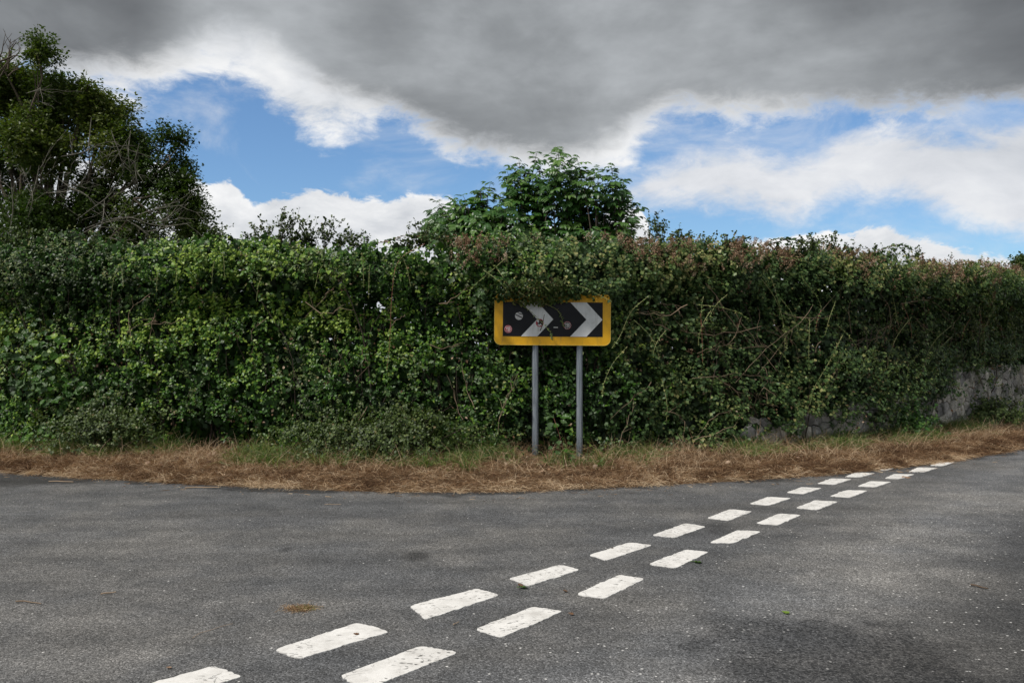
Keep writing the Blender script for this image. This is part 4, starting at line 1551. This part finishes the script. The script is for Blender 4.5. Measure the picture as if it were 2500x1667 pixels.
# large single leaves that can be told apart
def toothed_leaf(mat, name):
    """broad serrate leaf, length 1"""
    n_ = 9
    V = [(0, 0, 0)]
    L_, R_ = [], []
    for i in range(1, n_):
        t = i / n_
        w_ = .36 * math.sin(math.pi * t ** .62) * (1.05 - .35 * t) * (1 + .16 * (i % 2))
        L_.append((-w_, t, .10 * w_ + .03 * math.sin(t * 20))); R_.append((w_, t, .10 * w_ - .03 * math.sin(t * 20)))
    mid = [(0, i / n_, -.03 * math.sin(math.pi * i / n_)) for i in range(1, n_)]
    V += L_ + R_ + mid + [(0, 1, -.08)]
    a_, b_, c_ = 1, 1 + n_ - 1, 1 + 2 * (n_ - 1)
    tip = len(V) - 1
    F = [(0, c_, a_), (0, b_, c_)]
    for i in range(n_ - 2):
        F += [(a_ + i, c_ + i, c_ + i + 1, a_ + i + 1), (c_ + i, b_ + i, b_ + i + 1, c_ + i + 1)]
    F += [(a_ + n_ - 2, c_ + n_ - 2, tip), (c_ + n_ - 2, b_ + n_ - 2, tip)]
    me = mesh_py(name, V, F, mat)
    return me, len(V)


def leaf_variants(mat, vals):
    out = []
    for v in vals:
        me, nv = toothed_leaf(mat, 'leaf')
        at_ = me.attributes.new('rnd', 'FLOAT', 'POINT')
        at_.data.foreach_set('value', np.full(nv, v, dtype=np.float32))
        out.append(me)
    return out


LV = leaf_variants(M_hedge, (.3, .45, .65, .85)) + leaf_variants(M_bramble, (.35, .5, .7))


def place_leaf(par, me, p, nrm, tipd, size, parloc):
    n_ = Vector(nrm).normalized()
    t_ = Vector(tipd); t_ = (t_ - n_ * t_.dot(n_)).normalized()
    x_ = t_.cross(n_)
    o = link('leaf', me, par)
    from mathutils import Matrix
    M = Matrix((x_ * size, t_ * size, n_ * size)).transposed().to_4x4()
    M.translation = Vector(p) - parloc
    o.matrix_local = M
    return o


def big_cluster(par, x, y, rx, ry, cnt, size, vs, out=.28):
    for i in range(cnt):
        a_ = random.uniform(0, 6.28); r_ = math.sqrt(random.random())
        px_, py_ = x + math.cos(a_) * r_ * rx, y + math.sin(a_) * r_ * ry
        if 1125 < px_ < 1415 and py_ < 805: continue
        p = hedge_point(px_, py_, random.uniform(out - .12, out + .05))
        if 1190 < px_ < 1370 and py_ < 1050: p = at(px_, py_, SY + .12 + random.random() * .05)
        place_leaf(par, random.choice(vs), p, (random.gauss(0, .35), random.gauss(-.8, .25), random.gauss(.7, .3)),
                   (random.gauss(0, .8), random.gauss(-.3, .3), random.gauss(-.5, .5)), size * random.uniform(.75, 1.25), Vector(par.location))


big_cluster(hedge, 120, 795, 45, 30, 26, .12, LV[1:4], .32)
big_cluster(hedge, 60, 830, 75, 75, 70, .115, [LV[4], LV[5], LV[0], LV[1]])
big_cluster(hedge, 150, 900, 110, 40, 36, .11, [LV[0], LV[1], LV[5]])
big_cluster(hedge, 60, 1000, 60, 25, 24, .10, [LV[1], LV[2]])
big_cluster(hedge, 60, 740, 60, 30, 14, .10, [LV[0], LV[4]])
big_cluster(hedge, 560, 600, 300, 30, 60, .075, [LV[2], LV[3]], .34)
big_cluster(hedge, 560, 1035, 60, 14, 12, .07, [LV[2], LV[5]], .1)
big_cluster(thick, 1280, 925, 46, 55, 42, .10, [LV[5], LV[4], LV[1]], .1)
big_cluster(thick, 1110, 690, 24, 45, 22, .08, [LV[5], LV[4]], .35)
big_cluster(thick, 1420, 930, 120, 60, 50, .062, [LV[4], LV[5], LV[0]], .18)
big_cluster(thick, 1640, 830, 160, 110, 60, .060, [LV[4], LV[5], LV[4], LV[6]], .18)
big_cluster(thick, 1540, 720, 120, 60, 40, .056, [LV[5], LV[6], LV[4]], .20)

# sprigs that stand above the top of the hedge
SPR = [  # x, top y, base y, lean px, bushiness
    (590, 512, 560, -8, 3), (612, 500, 560, -14, 4), (640, 478, 560, 10, 6), (665, 472, 560, 18, 5), (690, 515, 560, 10, 5), (715, 498, 560, 6, 6),
    (745, 492, 560, 14, 5), (770, 520, 560, 25, 4), (800, 528, 562, 30, 3), (830, 540, 565, 10, 2), (490, 515, 558, 6, 4), (505, 530, 558, 4, 3),
    (965, 512, 555, -6, 6), (985, 530, 555, -10, 4), (945, 540, 560, -10, 3), (1492, 488, 555, 10, 4), (1520, 492, 555, -12, 4), (1548, 515, 560, 12, 5),
    (1575, 530, 560, 10, 4), (1605, 535, 565, 14, 4), (1680, 535, 570, 6, 5), (1700, 545, 575, 10, 3), (1840, 530, 575, 20, 6), (1870, 545, 580, 10, 4),
    (1912, 535, 580, 12, 4), (1950, 555, 590, 16, 4), (1990, 560, 595, 22, 3), (2030, 562, 598, -6, 4), (2055, 560, 598, 4, 3), (2090, 565, 600, 4, 3),
    (2105, 572, 602, 8, 3), (2160, 585, 610, 24, 3), (2210, 600, 625, 10, 3), (2290, 605, 640, 18, 4), (2310, 590, 640, 20, 4), (275, 540, 565, 4, 3), (60, 520, 560, 3, 5),
    (30, 515, 560, -8, 5), (110, 525, 560, 8, 5), (160, 530, 562, 10, 4), (210, 535, 562, 4, 4), (350, 545, 565, 4, 2), (1010, 530, 560, 12, 4), (1440, 520, 560, 10, 4)]
for (x, yt, yb_, lean, bush) in SPR:
    par = hedge if x < 1180 else thick
    s_ = np.array([s_of_px(x)])
    Y = float(s_interp(s_, HC)[0, 1]) + random.uniform(-.05, .5)
    tb = Tubes()
    LP = []
    tips = [(x + lean, yt)] + [(x + lean + random.uniform(-26, 26), yt + random.uniform(6, 34)) for _ in range(bush)]
    root = at(x, yb_ + 15, Y)
    for (tx, ty) in tips:
        cp = wander(root, at(tx, ty, Y + random.uniform(-.12, .12)), 7, .22)
        tb.add([p - Vector(par.location) for p in cp], .0045, .0015, 4, .3)
        LP.append(cp)
        for k in range(3):
            i = random.randint(2, 6)
            e = cp[i] + Vector((random.gauss(0, .07), random.gauss(0, .05), random.uniform(.01, .09)))
            c2 = wander(cp[i], e, 3, .2)
            tb.add([p - Vector(par.location) for p in c2], .0025, .001, 3, .3)
            LP.append(c2)
    o = link('sprig', tb.mesh('sprig', M_darkbark), par)
    PP = [p for c_ in LP for p in [c_[0].lerp(c_[-1], 0) * 0 + q for q in c_[1:]] for _ in range(3)]
    PP = [p + Vector((random.gauss(0, .012), random.gauss(0, .012), random.gauss(0, .012))) for p in PP]
    P = np.array([tuple(p) for p in PP])
    n_ = len(P)
    dark = x > 1000
    lf = link('leaves', leaf_mesh('leaves', P - np.array(par.location), rng.normal(size=(n_, 3)) + [0, -.3, .8], rng.normal(size=(n_, 3)) + [0, 0, .5],
                                  rng.uniform(.026, .052, n_), tmpl_small(), M_dull, np.clip(rng.normal(.4, .25, n_), 0, 1)), o)
# arching bramble over the top at the right
for pts in ([(1740, 575), (1770, 553), (1810, 548), (1850, 560), (1880, 585)], [(1650, 570), (1690, 545), (1720, 548)], [(2010, 580), (2060, 562), (2090, 570)],
            [(880, 560), (930, 541), (975, 545)], [(850, 563), (900, 552), (950, 556)], [(1760, 565), (1800, 552), (1840, 553), (1880, 566)]):
    par = hedge if pts[0][0] < 1180 else thick
    W3 = [tuple(at(x, y, float(s_interp(np.array([s_of_px(x)]), HC)[0, 1]) + .1)) for x, y in pts]
    cp = [Vector(p) for p in catmull(W3, 4)]
    o = link('bramble_cane', Tubes().add([p - Vector(par.location) for p in cp], .005, .002, 5).mesh('bramble_cane', M_redcane), par)
    link('leaves', with_leaves(cp, .05, .055, .4, 'leaves', M_bramble, par, tmpl_oval(), .1, 3), o)


# ------------------------------------------------------------------ low shrubs at the hedge foot
def low_shrub(cx, cy, rx, ry, n_sh, label, out=.32, mat=M_dull, size=.036, rndm=.48):
    c0 = hedge_point(cx, cy, out)
    ppm = FPX / 1.063 / c0.y
    rX, rZ = rx / ppm, ry / ppm
    root = Vector((c0.x, c0.y + .1, .10))
    sh = empty('shrub', tuple(root))
    tag(sh, label, 'shrub')
    tb = Tubes()
    P, O = [], []
    for i in range(n_sh):
        v = Vector((random.gauss(0, .52), random.gauss(0, .52), random.gauss(0, .52)))
        k_ = 1 + .9 * mnoise.noise(Vector((v.x * 2, v.z * 2, cx)))
        p = Vector((c0.x + v.x * rX * k_, c0.y + v.y * .30 * k_, c0.z + v.z * rZ * k_))
        if p.z < .14: p.z = .14 + random.random() * .1
        P.append(tuple(p)); O.append((v.x * .6, v.y - .3))
        if i % 24 == 0:
            tb.add([q - root for q in wander(root + Vector((random.gauss(0, .08), 0, 0)), p, 6, .2)], .007, .002, 4, .4)
    link('stems', tb.mesh('stems', M_darkbark), sh)
    B, N, T, idx, t = shoots_to_leaves(np.array(P), np.array(O), 7, .13)
    B[:, 2] = np.maximum(B[:, 2], .12)
    f = link('foliage', leaf_mesh('foliage', B - np.array(sh.location), N, T, size * rng.uniform(.7, 1.3, len(B)), tmpl_small(), mat,
                                  np.clip(rng.normal(rndm, .2, len(B)), 0, 1), 1.1), sh)
    f['kind'] = 'stuff'
    return sh


low_shrub(885, 1015, 175, 62, 2100, 'low fine leaved shrub spreading at the hedge foot left of the sign posts')
low_shrub(235, 985, 105, 45, 900, 'low dull green shrub at the hedge foot near the left edge', .35)
low_shrub(2260, 960, 85, 38, 1500, 'low dark bushy shrub growing against the bare stone wall', .30, M_dull, .04, .5)
low_shrub(2080, 985, 40, 48, 650, 'narrow upright green plant growing up the middle of the stone wall', .14, M_elder, .045, .7)

# seedling between the two posts
wd = empty('weed', (at(1290, 1075, 10.75).x, 10.75, .10))
tag(wd, 'leafy green bramble seedling rising between the two sign posts', 'plant')
st = [at(1302, 1090, 10.7), at(1296, 1050, 10.72), at(1288, 1010, 10.75), at(1272, 960, 10.8)]
cpw = [Vector(p) for p in catmull([tuple(p) for p in st], 5)]
link('stem', Tubes().add([p - Vector(wd.location) for p in cpw], .005, .003, 5).mesh('stem', M_redcane), wd)
for i in range(44):
    p = cpw[random.randint(1, len(cpw) - 1)]
    d = Vector((random.gauss(0, 1), random.gauss(-.4, .5), random.gauss(.2, .4))).normalized()
    place_leaf(wd, random.choice([LV[4], LV[5], LV[1]]), p + d * random.uniform(.03, .14), (random.gauss(0, .3), random.gauss(-.6, .2), .9), d + Vector((0, 0, -.3)),
               random.uniform(.07, .12), Vector(wd.location))

# ------------------------------------------------------------------ elder bush behind the hedge
EY = 13.1
el_root = Vector((at(1290, 800, EY).x, EY, 0.0))
elder = empty('elder_bush', tuple(el_root))
tag(elder, 'tall dark green elder bush rising above the hedge behind the chevron sign', 'bush')


def compound(mat, name, nleaf=5, val=.5):
    """pinnate leaf, length about 1"""
    TV, TF = tmpl_oval()
    V, F = [], []

    def put(px_, py_, ang, L_, dz=0.0):
        b_ = len(V)
        ca, sa = math.cos(ang), math.sin(ang)
        for v in TV:
            x, y, z = v[0] * L_ * .72, v[1] * L_, v[2] * L_
            V.append((px_ + x * ca + y * sa, py_ - x * sa + y * ca, z + dz - .25 * (y * y) / max(L_, .01)))
        for f in TF: F.append(tuple(int(q) + b_ for q in f))
    put(0, .52, 0, .52)
    prs = nleaf // 2
    for i in range(prs):
        yy = .18 + .34 * i / max(prs - 1, 1)
        for sg_ in (-1, 1):
            put(0, yy, sg_ * 1.05, .44 - .04 * i)
    b_ = len(V)
    V += [(-.008, 0, 0), (.008, 0, 0), (.006, .55, 0), (-.006, .55, 0)]
    F.append((b_, b_ + 1, b_ + 2, b_ + 3))
    me = mesh_py(name, V, F, mat)
    at_ = me.attributes.new('rnd', 'FLOAT', 'POINT')
    at_.data.foreach_set('value', np.full(len(V), val, dtype=np.float32))
    return me


CV = [compound(M_elder, 'leaf', nl, v) for nl, v in ((5, .15), (7, .4), (5, .6), (7, .8), (5, 1.0))]
tips = [(1290, 345), (1232, 352), (1335, 362), (1250, 372), (1195, 372), (1400, 380), (1415, 405), (1365, 385), (1120, 425), (1160, 412), (1095, 440), (1060, 450),
        (1010, 462), (1000, 485), (1420, 430), (1440, 458), (1445, 500), (1430, 530), (985, 505), (1040, 475), (1310, 395), (1275, 400), (1215, 410), (1180, 440),
        (1350, 430), (1385, 450), (1300, 440), (1240, 440), (1140, 470), (1090, 490), (1330, 475), (1400, 500), (1260, 480), (1200, 485), (1050, 510), (1150, 515),
        (1360, 520), (1290, 515), (1225, 525), (1100, 530), (1020, 525), (1410, 540), (1340, 545), (1175, 545), (1265, 550), (1130, 500), (1075, 468), (1375, 405),
        (1165, 395), (1205, 388), (1275, 365), (1315, 375), (1235, 395), (1190, 410), (1340, 400), (1300, 415), (1255, 420), (1385, 470), (1320, 450), (1225, 460),
        (1270, 460), (1170, 465), (1350, 490), (1300, 490), (1240, 505), (1190, 505), (1330, 510), (1265, 530), (1310, 535), (1390, 525)]
tbm = Tubes()
leafjobs = []
mains = []
for i in range(9):
    e = at(1290 + (i - 4) * 38, 560 + abs(i - 4) * 6, EY + random.uniform(-.3, .3))
    cp = wander(el_root + Vector((random.gauss(0, .12), random.gauss(0, .1), 0)), e, 7, .12)
    mains.append(cp[-1])
    tbm.add([p - el_root for p in cp], .03, .016, 6)
for (tx, ty) in tips + [(x + random.uniform(-22, 22), y + random.uniform(8, 30)) for x, y in tips[::2]] + [(random.uniform(1060, 1420), random.uniform(470, 570)) for _ in range(45)] + [(random.uniform(985, 1100), random.uniform(500, 560)) for _ in range(40)] + [(x + random.uniform(-14, 14), y + random.uniform(4, 40)) for x, y in tips if x < 1180 or x > 1390]:
    tip = at(tx, ty, EY + random.gauss(0, .32))
    b0 = min(mains, key=lambda q: (q - tip).length + random.random() * .3)
    b0 = b0.lerp(Vector((tip.x, tip.y, b0.z)), .35)
    cp = wander(b0, tip, 8, .10, 0.0)
    Lc = (tip - b0).length
    tbm.add([p - el_root for p in cp], .011, .003, 5)
    nn = max(3, int(min(Lc, .75) / .085))
    for k in range(nn):
        f = 1 - k * .085 / max(Lc, .1)
        if f < .05: break
        fi = f * 8
        a_ = min(int(fi), 7)
        p = cp[a_].lerp(cp[a_ + 1], fi - a_)
        d = (cp[a_ + 1] - cp[a_]).normalized()
        ph = random.uniform(0, 6.28) if k % 2 else random.uniform(0, .8)
        u = d.orthogonal().normalized()
        v = d.cross(u)
        for sg_ in (0, math.pi):
            r = u * math.cos(ph + sg_ + k * 1.57) + v * math.sin(ph + sg_ + k * 1.57)
            tipd = (r + d * (.9 if k < 2 else .5)).normalized() + Vector((0, 0, .18))
            leafjobs.append((p, tipd, (Vector((0, -.55, .8)) + d * .3 + Vector((random.gauss(0, .25), random.gauss(0, .25), 0))), random.uniform(.19, .28) * (1 if k else .7), ty))
link('branches', tbm.mesh('branches', M_darkbark), elder)
random.shuffle(leafjobs)
leafjobs.sort(key=lambda j: j[0].y)
for (p, td, nr, sz, ty) in leafjobs[:290]:
    place_leaf(elder, random.choices(CV, (.5, 2, 3, 3, 1.5))[0], p, nr, td, sz, el_root)
# the rest in one mesh
cvt = []
for me in CV:
    co = np.empty(len(me.vertices) * 3); me.vertices.foreach_get('co', co)
    tri = []
    for p in me.polygons:
        vs = list(p.vertices)
        for k in range(1, len(vs) - 1): tri.append((vs[0], vs[k], vs[k + 1]))
    cvt.append((co.reshape(-1, 3), np.array(tri)))
VV_, FF_, AA_, bo = [], [], [], 0
vals = (.15, .4, .6, .8, 1.0)
for (p, td, nr, sz, ty) in leafjobs[290:]:
    k = random.choices(range(5), (.8, 2.4, 3, 2.2, 1))[0]
    TV, TF = cvt[k]
    V, F = leaf_arrays(np.array([tuple(p - el_root)]), np.array([tuple(nr)]), np.array([tuple(td)]), np.array([sz]), (TV, TF))
    VV_.append(V); FF_.append(F + bo); AA_.append(np.full(len(V), np.clip(vals[k] + random.gauss(0, .1), 0, 1))); bo += len(V)
tag(link('foliage', mesh_np('foliage', np.concatenate(VV_), np.concatenate(FF_), M_elder, {'rnd': np.concatenate(AA_)}), elder), kind='stuff')


# ------------------------------------------------------------------ trees behind
def grow(tb, p, d, L, r, depth, out, spread=.5, up=.1):
    if depth == 0:
        out.append(p); return
    q = p + d * L
    tb.add([a_ for a_ in wander(p, q, 4, .12)], r, r * .62, 5)
    for k in range(2 + (random.random() < .45)):
        nd = (d + Vector((random.gauss(0, spread), random.gauss(0, spread), random.gauss(up, spread * .7)))).normalized()
        grow(tb, q, nd, L * random.uniform(.62, .82), r * .6, depth - 1, out, spread, up)


def tree(name, root, trunk_h, clumps, Y, label, leafn, leaf, mat, bark, cat='tree', rt=.3, jag=1.0, nlimbs=3):
    t_ = empty(name, root)
    tag(t_, label, cat)
    rootv = Vector(root)
    tr = Tubes()
    top = rootv + Vector((0, 0, trunk_h))
    tr.add([p - rootv for p in wander(rootv, top, 6, .04)], rt, rt * .6, 9)
    link('trunk', tr.mesh('trunk', bark), t_)
    lb = Tubes()
    P, C = [], []
    for (x, y, r_, dy) in clumps:
        c0 = at(x, y, Y + dy)
        rr = r_ * .80 * 1.063 / FPX * (Y + dy)
        st_ = rootv.lerp(top, random.uniform(.55, 1))
        cp = wander(st_, c0, 9, .16, random.uniform(-.2, .5))
        lb.add([p - rootv for p in cp], rt * .28, .02, 5)
        for k in range(nlimbs):
            v = Vector((random.gauss(0, 1), random.gauss(0, 1), random.gauss(.2, 1))).normalized()
            e = c0 + v * rr * random.uniform(.7, 1.1)
            c2 = wander(cp[random.randint(5, 9)], e, 6, .2)
            lb.add([p - rootv for p in c2], .035, .008, 4)
        # sprays: small groups of leaves fill the clump unevenly
        ns = int(leafn * (r_ / 50.0) ** 2 * (.62 if y > 370 else 1.0))
        v = norm(rng.normal(size=(ns, 3)))
        rad = rng.random(ns) ** .42
        q = np.array(tuple(c0)) + v * (rad * rr)[:, None] * np.array([1, 1, .92])
        g = fbm(q, 1.05 / jag, 3) * .6 + fbm(q + 33, 2.6, 1) * .4
        ok = (g > .528) & (rng.random(ns) < 1.0)
        P.append(q[ok]); C.append(v[ok])
    link('limbs', lb.mesh('limbs', M_darkbark), t_)
    P = np.concatenate(P); C = np.concatenate(C)
    return t_, P, C, rootv


clumps = [(20, 190, 55, 0), (70, 140, 34, -1), (95, 118, 22, -1), (55, 230, 60, 1), (120, 240, 50, 0), (0, 280, 80, 2), (80, 320, 80, -1), (150, 290, 55, 1), (185, 240, 34, 0),
          (210, 215, 24, -.5), (215, 260, 42, 0), (255, 265, 34, 1), (285, 262, 20, 0), (240, 330, 62, -.5), (300, 340, 45, .5), (325, 330, 30, 0), (170, 380, 75, 0),
          (60, 420, 85, 1), (260, 420, 70, 1), (340, 400, 55, 0), (385, 345, 34, -.5), (395, 320, 22, 0), (400, 390, 38, .5), (410, 440, 42, 0), (330, 470, 60, -1), (430, 480, 36, .5),
          (200, 480, 80, 0), (80, 510, 80, -1), (290, 530, 70, 0), (390, 520, 60, 1), (450, 515, 30, 0), (470, 535, 18, 0), (160, 560, 80, 1), (-60, 380, 110, 1), (-70, 240, 80, 0),
          (-60, 520, 110, 0), (440, 545, 36, 0), (105, 175, 30, .5), (150, 210, 24, 0), (-120, 300, 100, 2), (-150, 450, 120, 1), (-40, 170, 50, 1)]
TY = 27.0
t_, P, C, rv_ = tree('ash_tree', (at(90, 700, TY).x, TY, -.03), 4.2, clumps, TY, 'large dark ash tree with bare pale branches standing behind the left of the hedge', 520, None, M_ash, M_bark, nlimbs=2)
rt_ = 15
idx = np.repeat(np.arange(len(P)), rt_)
dirs = norm(C * .6 + rng.normal(0, .5, P.shape) + [0, 0, .15])
B = P[idx] + dirs[idx] * rng.uniform(0, .55, len(idx))[:, None] + rng.normal(0, .045, (len(idx), 3))
N = rng.normal(0, .5, B.shape) + [0, 0, .9]
T = dirs[idx] * .5 + rng.normal(0, .6, B.shape) + [0, 0, -.2]
tone = .30 + (fbm(P, .55, 2) - .5) * 1.3
rr = np.clip(tone[idx] + rng.normal(0, .12, len(idx)), 0, 1)
print('ash leaves', len(B))
tag(link('crown', leaf_mesh('crown', B - np.array(tuple(rv_)), N, T, rng.uniform(.08, .145, len(B)), tmpl_slim(), M_ash, rr, 1.6), t_), kind='stuff')
# bare pale limbs in front of the crown
BR = [[(330, 535), (390, 520), (440, 512)], [(195, 525), (250, 505), (300, 500), (345, 515), (400, 520)], [(180, 540), (240, 512), (290, 500)], [(105, 443), (150, 440), (190, 420)],
      [(175, 505), (210, 480), (250, 450), (270, 425)], [(120, 400), (160, 430), (200, 450), (240, 500)], [(60, 480), (80, 430), (90, 380)], [(65, 500), (75, 460), (72, 430)],
      [(250, 545), (300, 560), (330, 575)], [(300, 500), (360, 480), (430, 470)], [(140, 360), (190, 350), (230, 330)], [(255, 300), (270, 340), (290, 380)],
      [(300, 300), (295, 350), (300, 400)], [(320, 330), (310, 380), (330, 420)], [(210, 270), (205, 320), (200, 360)], [(60, 215), (90, 205), (95, 195)],
      [(290, 505), (330, 530), (345, 560)], [(400, 520), (380, 550), (370, 575)], [(240, 460), (235, 510), (215, 560)], [(20, 540), (30, 480), (25, 420)], [(345, 515), (385, 500), (410, 470)]]
for pts in BR:
    W3 = [tuple(at(x, y, TY - 2.9 + random.uniform(-.3, .3))) for x, y in pts]
    cp = [Vector(p) for p in catmull(W3, 4)]
    tb = Tubes().add([p - rv_ for p in cp], 0, 0, 5, radii=[.004 + .010 * math.sin(math.pi * (.12 + .86 * i / (len(cp) - 1))) for i in range(len(cp))])
    for k in range(4):
        i = random.randint(1, len(cp) - 2)
        d = (cp[i + 1] - cp[i]).normalized() + Vector((random.gauss(0, .7), random.gauss(0, .3), random.gauss(0, .6)))
        c2 = wander(cp[i], cp[i] + d.normalized() * random.uniform(.4, 1.3), 5, .3)
        tb.add([p - rv_ for p in c2], .007, .003, 4)
        for _ in range(2):
            j = random.randint(1, 4)
            d2 = (c2[j + 1] - c2[j]).normalized() + Vector((random.gauss(0, .7), 0, random.gauss(0, .6)))
            tb.add([p - rv_ for p in wander(c2[j], c2[j] + d2.normalized() * random.uniform(.2, .5), 3, .2)], .006, .003, 3)
    link('bare_branch', tb.mesh('bare_branch', M_bark), t_)
# dead leafless top at the upper left corner
for pts in ([(-40, 230), (5, 170), (20, 130), (24, 90)], [(-20, 190), (12, 150), (40, 125), (48, 108)], [(18, 160), (24, 120), (38, 96)], [(-30, 160), (0, 130), (8, 100)], [(20, 175), (30, 165), (45, 158)]):
    W3 = [tuple(at(x, y, TY - 1)) for x, y in pts]
    cp = [Vector(p) for p in catmull(W3, 4)]
    tb = Tubes().add([p - rv_ for p in cp], .035, .010, 4)
    for k in range(5):
        i = random.randint(3, len(cp) - 2)
        tb.add([p - rv_ for p in wander(cp[i], cp[i] + Vector((random.gauss(0, .2), 0, random.uniform(.15, .5))), 4, .2)], .010, .005, 3)
    link('bare_branch', tb.mesh('bare_branch', M_darkbark), t_)

# small far tree at the right edge
clumps2 = [(2345, 600, 16, 0), (2365, 590, 22, 0), (2350, 615, 18, 0), (2385, 600, 30, 0), (2375, 630, 34, 1), (2345, 635, 16, 0)]
t2, P, C, rv2 = tree('oak_tree', (at(2375, 700, 32).x, 32, -.03), 2.6, clumps2, 32, 'small dark tree showing above the brambles at the right edge', 1200, None, M_ash, M_darkbark, rt=.15)
idx = np.repeat(np.arange(len(P)), 8)
B = P[idx] + rng.normal(0, .12, (len(idx), 3))
tag(link('crown', leaf_mesh('crown', B - np.array(tuple(rv2)), rng.normal(0, .5, B.shape) + [0, 0, .9], rng.normal(size=B.shape), rng.uniform(.10, .17, len(B)), tmpl_slim(), M_ash,
                            np.clip(rng.normal(.3, .15, len(B)), 0, 1), 1.8), t2), kind='stuff')


# ------------------------------------------------------------------ litter on the road
def stick(x, y, ang, L_, r_, tone, label, curve=.1):
    o = empty('twig', (x, y, r_ + .001), ang)
    bpy.data.objects.remove(o)
    pts = [Vector((t * L_ - L_ / 2, curve * L_ * math.sin(math.pi * t) * (1 + .3 * math.sin(9 * t)), 0.0015 * math.sin(7 * t))) for t in [i / 7 for i in range(8)]]
    o = link('twig', Tubes().add(pts, r_, r_ * .6, 6, tone).mesh('twig', M_twig))
    o.location = (x, y, r_ + .0045)
    o.rotation_euler = (0, 0, ang)
    tag(o, label, 'twig')


stick(-2.87, 5.09, -.28, .19, .0045, .35, 'brown stick lying on the asphalt nearest the left edge')
stick(-2.49, 5.29, .55, .085, .005, .8, 'short pale brown stick on the asphalt right of the longer stick', .05)
stick(-1.60, 4.59, 1.05, .27, .0016, 1.0, 'long thin curved straw on the asphalt below the dry grass tuft', .12)
stick(2.96, 5.43, -1.0, .11, .006, .0, 'small dark stick on the main road near the right edge', .05)
stick(-0.306, 4.71, 1.1, .06, .003, .95, 'tiny pale splinter between two white dashes')
stick(-1.74, 8.32, .05, .16, .003, .9, 'pale straw on the asphalt in front of the verge left of centre')
stick(-5.13, 9.74, -.1, .30, .006, 1.0, 'pale stick on the dark damp road edge at the far left')
stick(-3.37, 9.31, .1, .36, .007, .9, 'tan stick lying along the verge edge left of centre')


def road_leaf(x, y, sz, mesh_, label, rot=None, name='fallen_leaf'):
    o = link(name, mesh_)
    o.location = (x, y, .008)
    o.scale = (sz, sz, sz)
    o.rotation_euler = (random.uniform(-.2, .2), random.uniform(-.2, .2), rot if rot is not None else random.uniform(0, 6.28))
    tag(o, label, 'leaf')


BLV = leaf_variants(M_brown, (.25, .6, .9))
road_leaf(1.343, 6.06, .085, LV[2], 'green leaf on the asphalt beside a white dash right of centre', 1.2)
road_leaf(.10, 5.43, .075, LV[2], 'green leaf below the white dash at the centre of the road', 1.9)
road_leaf(.06, 5.45, .05, BLV[0], 'dark withered leaf beside the green leaf at the centre', .4)
road_leaf(1.58, 4.89, .05, LV[3], 'bright yellow green leaf alone on the main road', .7)
road_leaf(4.685, 10.13, .13, BLV[1], 'orange brown leaf on a far white dash', 2.2)
road_leaf(.35, 4.87, .035, BLV[0], 'small reddish leaf right of a white dash in the foreground', 1.2)
road_leaf(-.81, 4.53, .035, BLV[0], 'dark little leaf lying on a white dash', 1.2)
road_leaf(.77, 6.50, .03, BLV[0], 'tiny dark leaf on a white dash in the middle distance', 1.2)
road_leaf(.336, 5.33, .04, BLV[0], 'small red brown leaf between the two rows of dashes', .3)
road_leaf(-1.62, 4.05, .035, BLV[1], 'small ochre leaf on the road near the lower left dash', .3)

# crumbs of straw and leaf swept to the road edge
n_ = 900
s, w, P = verge_sample(n_, -.30, .03, .45)
P[:, 2] = .006
D = rng.normal(size=(n_, 3)); D[:, 2] = .02
tag(link('edge_litter', blades(P, norm(D), rng.uniform(.02, .10, n_), rng.uniform(.001, .003, n_), np.zeros(n_), M_dry, np.clip(rng.normal(.6, .25, n_), 0, 1), 'edge_litter')),
    'crumbs of straw scattered on the asphalt along the verge edge', 'litter', kind='stuff')

# dry grass tuft growing through the asphalt
tf = empty('grass_tuft', (-1.237, 4.993, 0))
tag(tf, 'small round tuft of dry grass growing through the asphalt', 'grass tuft')
n_ = 700
P = np.column_stack([rng.normal(0, .045, n_), rng.normal(0, .03, n_), np.full(n_, .001)])
D = rand_dir(n_, .10)
tag(link('blades', blades(P, D, rng.uniform(.02, .055, n_), rng.uniform(.0008, .0014, n_), rng.uniform(.5, 1, n_), M_dry, np.clip(rng.normal(.6, .2, n_), 0, 1), 'blades'), tf), kind='stuff')
n_ = 120
P = np.column_stack([rng.normal(.03, .03, n_), rng.normal(0, .02, n_), np.full(n_, .001)])
tag(link('green_blades', blades(P, rand_dir(n_, .2), rng.uniform(.02, .05, n_), rng.uniform(.0008, .0014, n_), rng.uniform(.4, 1, n_), M_grass, np.clip(rng.normal(.7, .2, n_), 0, 1), 'green_blades'), tf), kind='stuff')

tot = sum(sum(len(p.vertices) - 2 for p in o.data.polygons) if len(o.data.polygons) < 3000 else len(o.data.loops) // 3 for o in scene.objects if o.type == 'MESH')
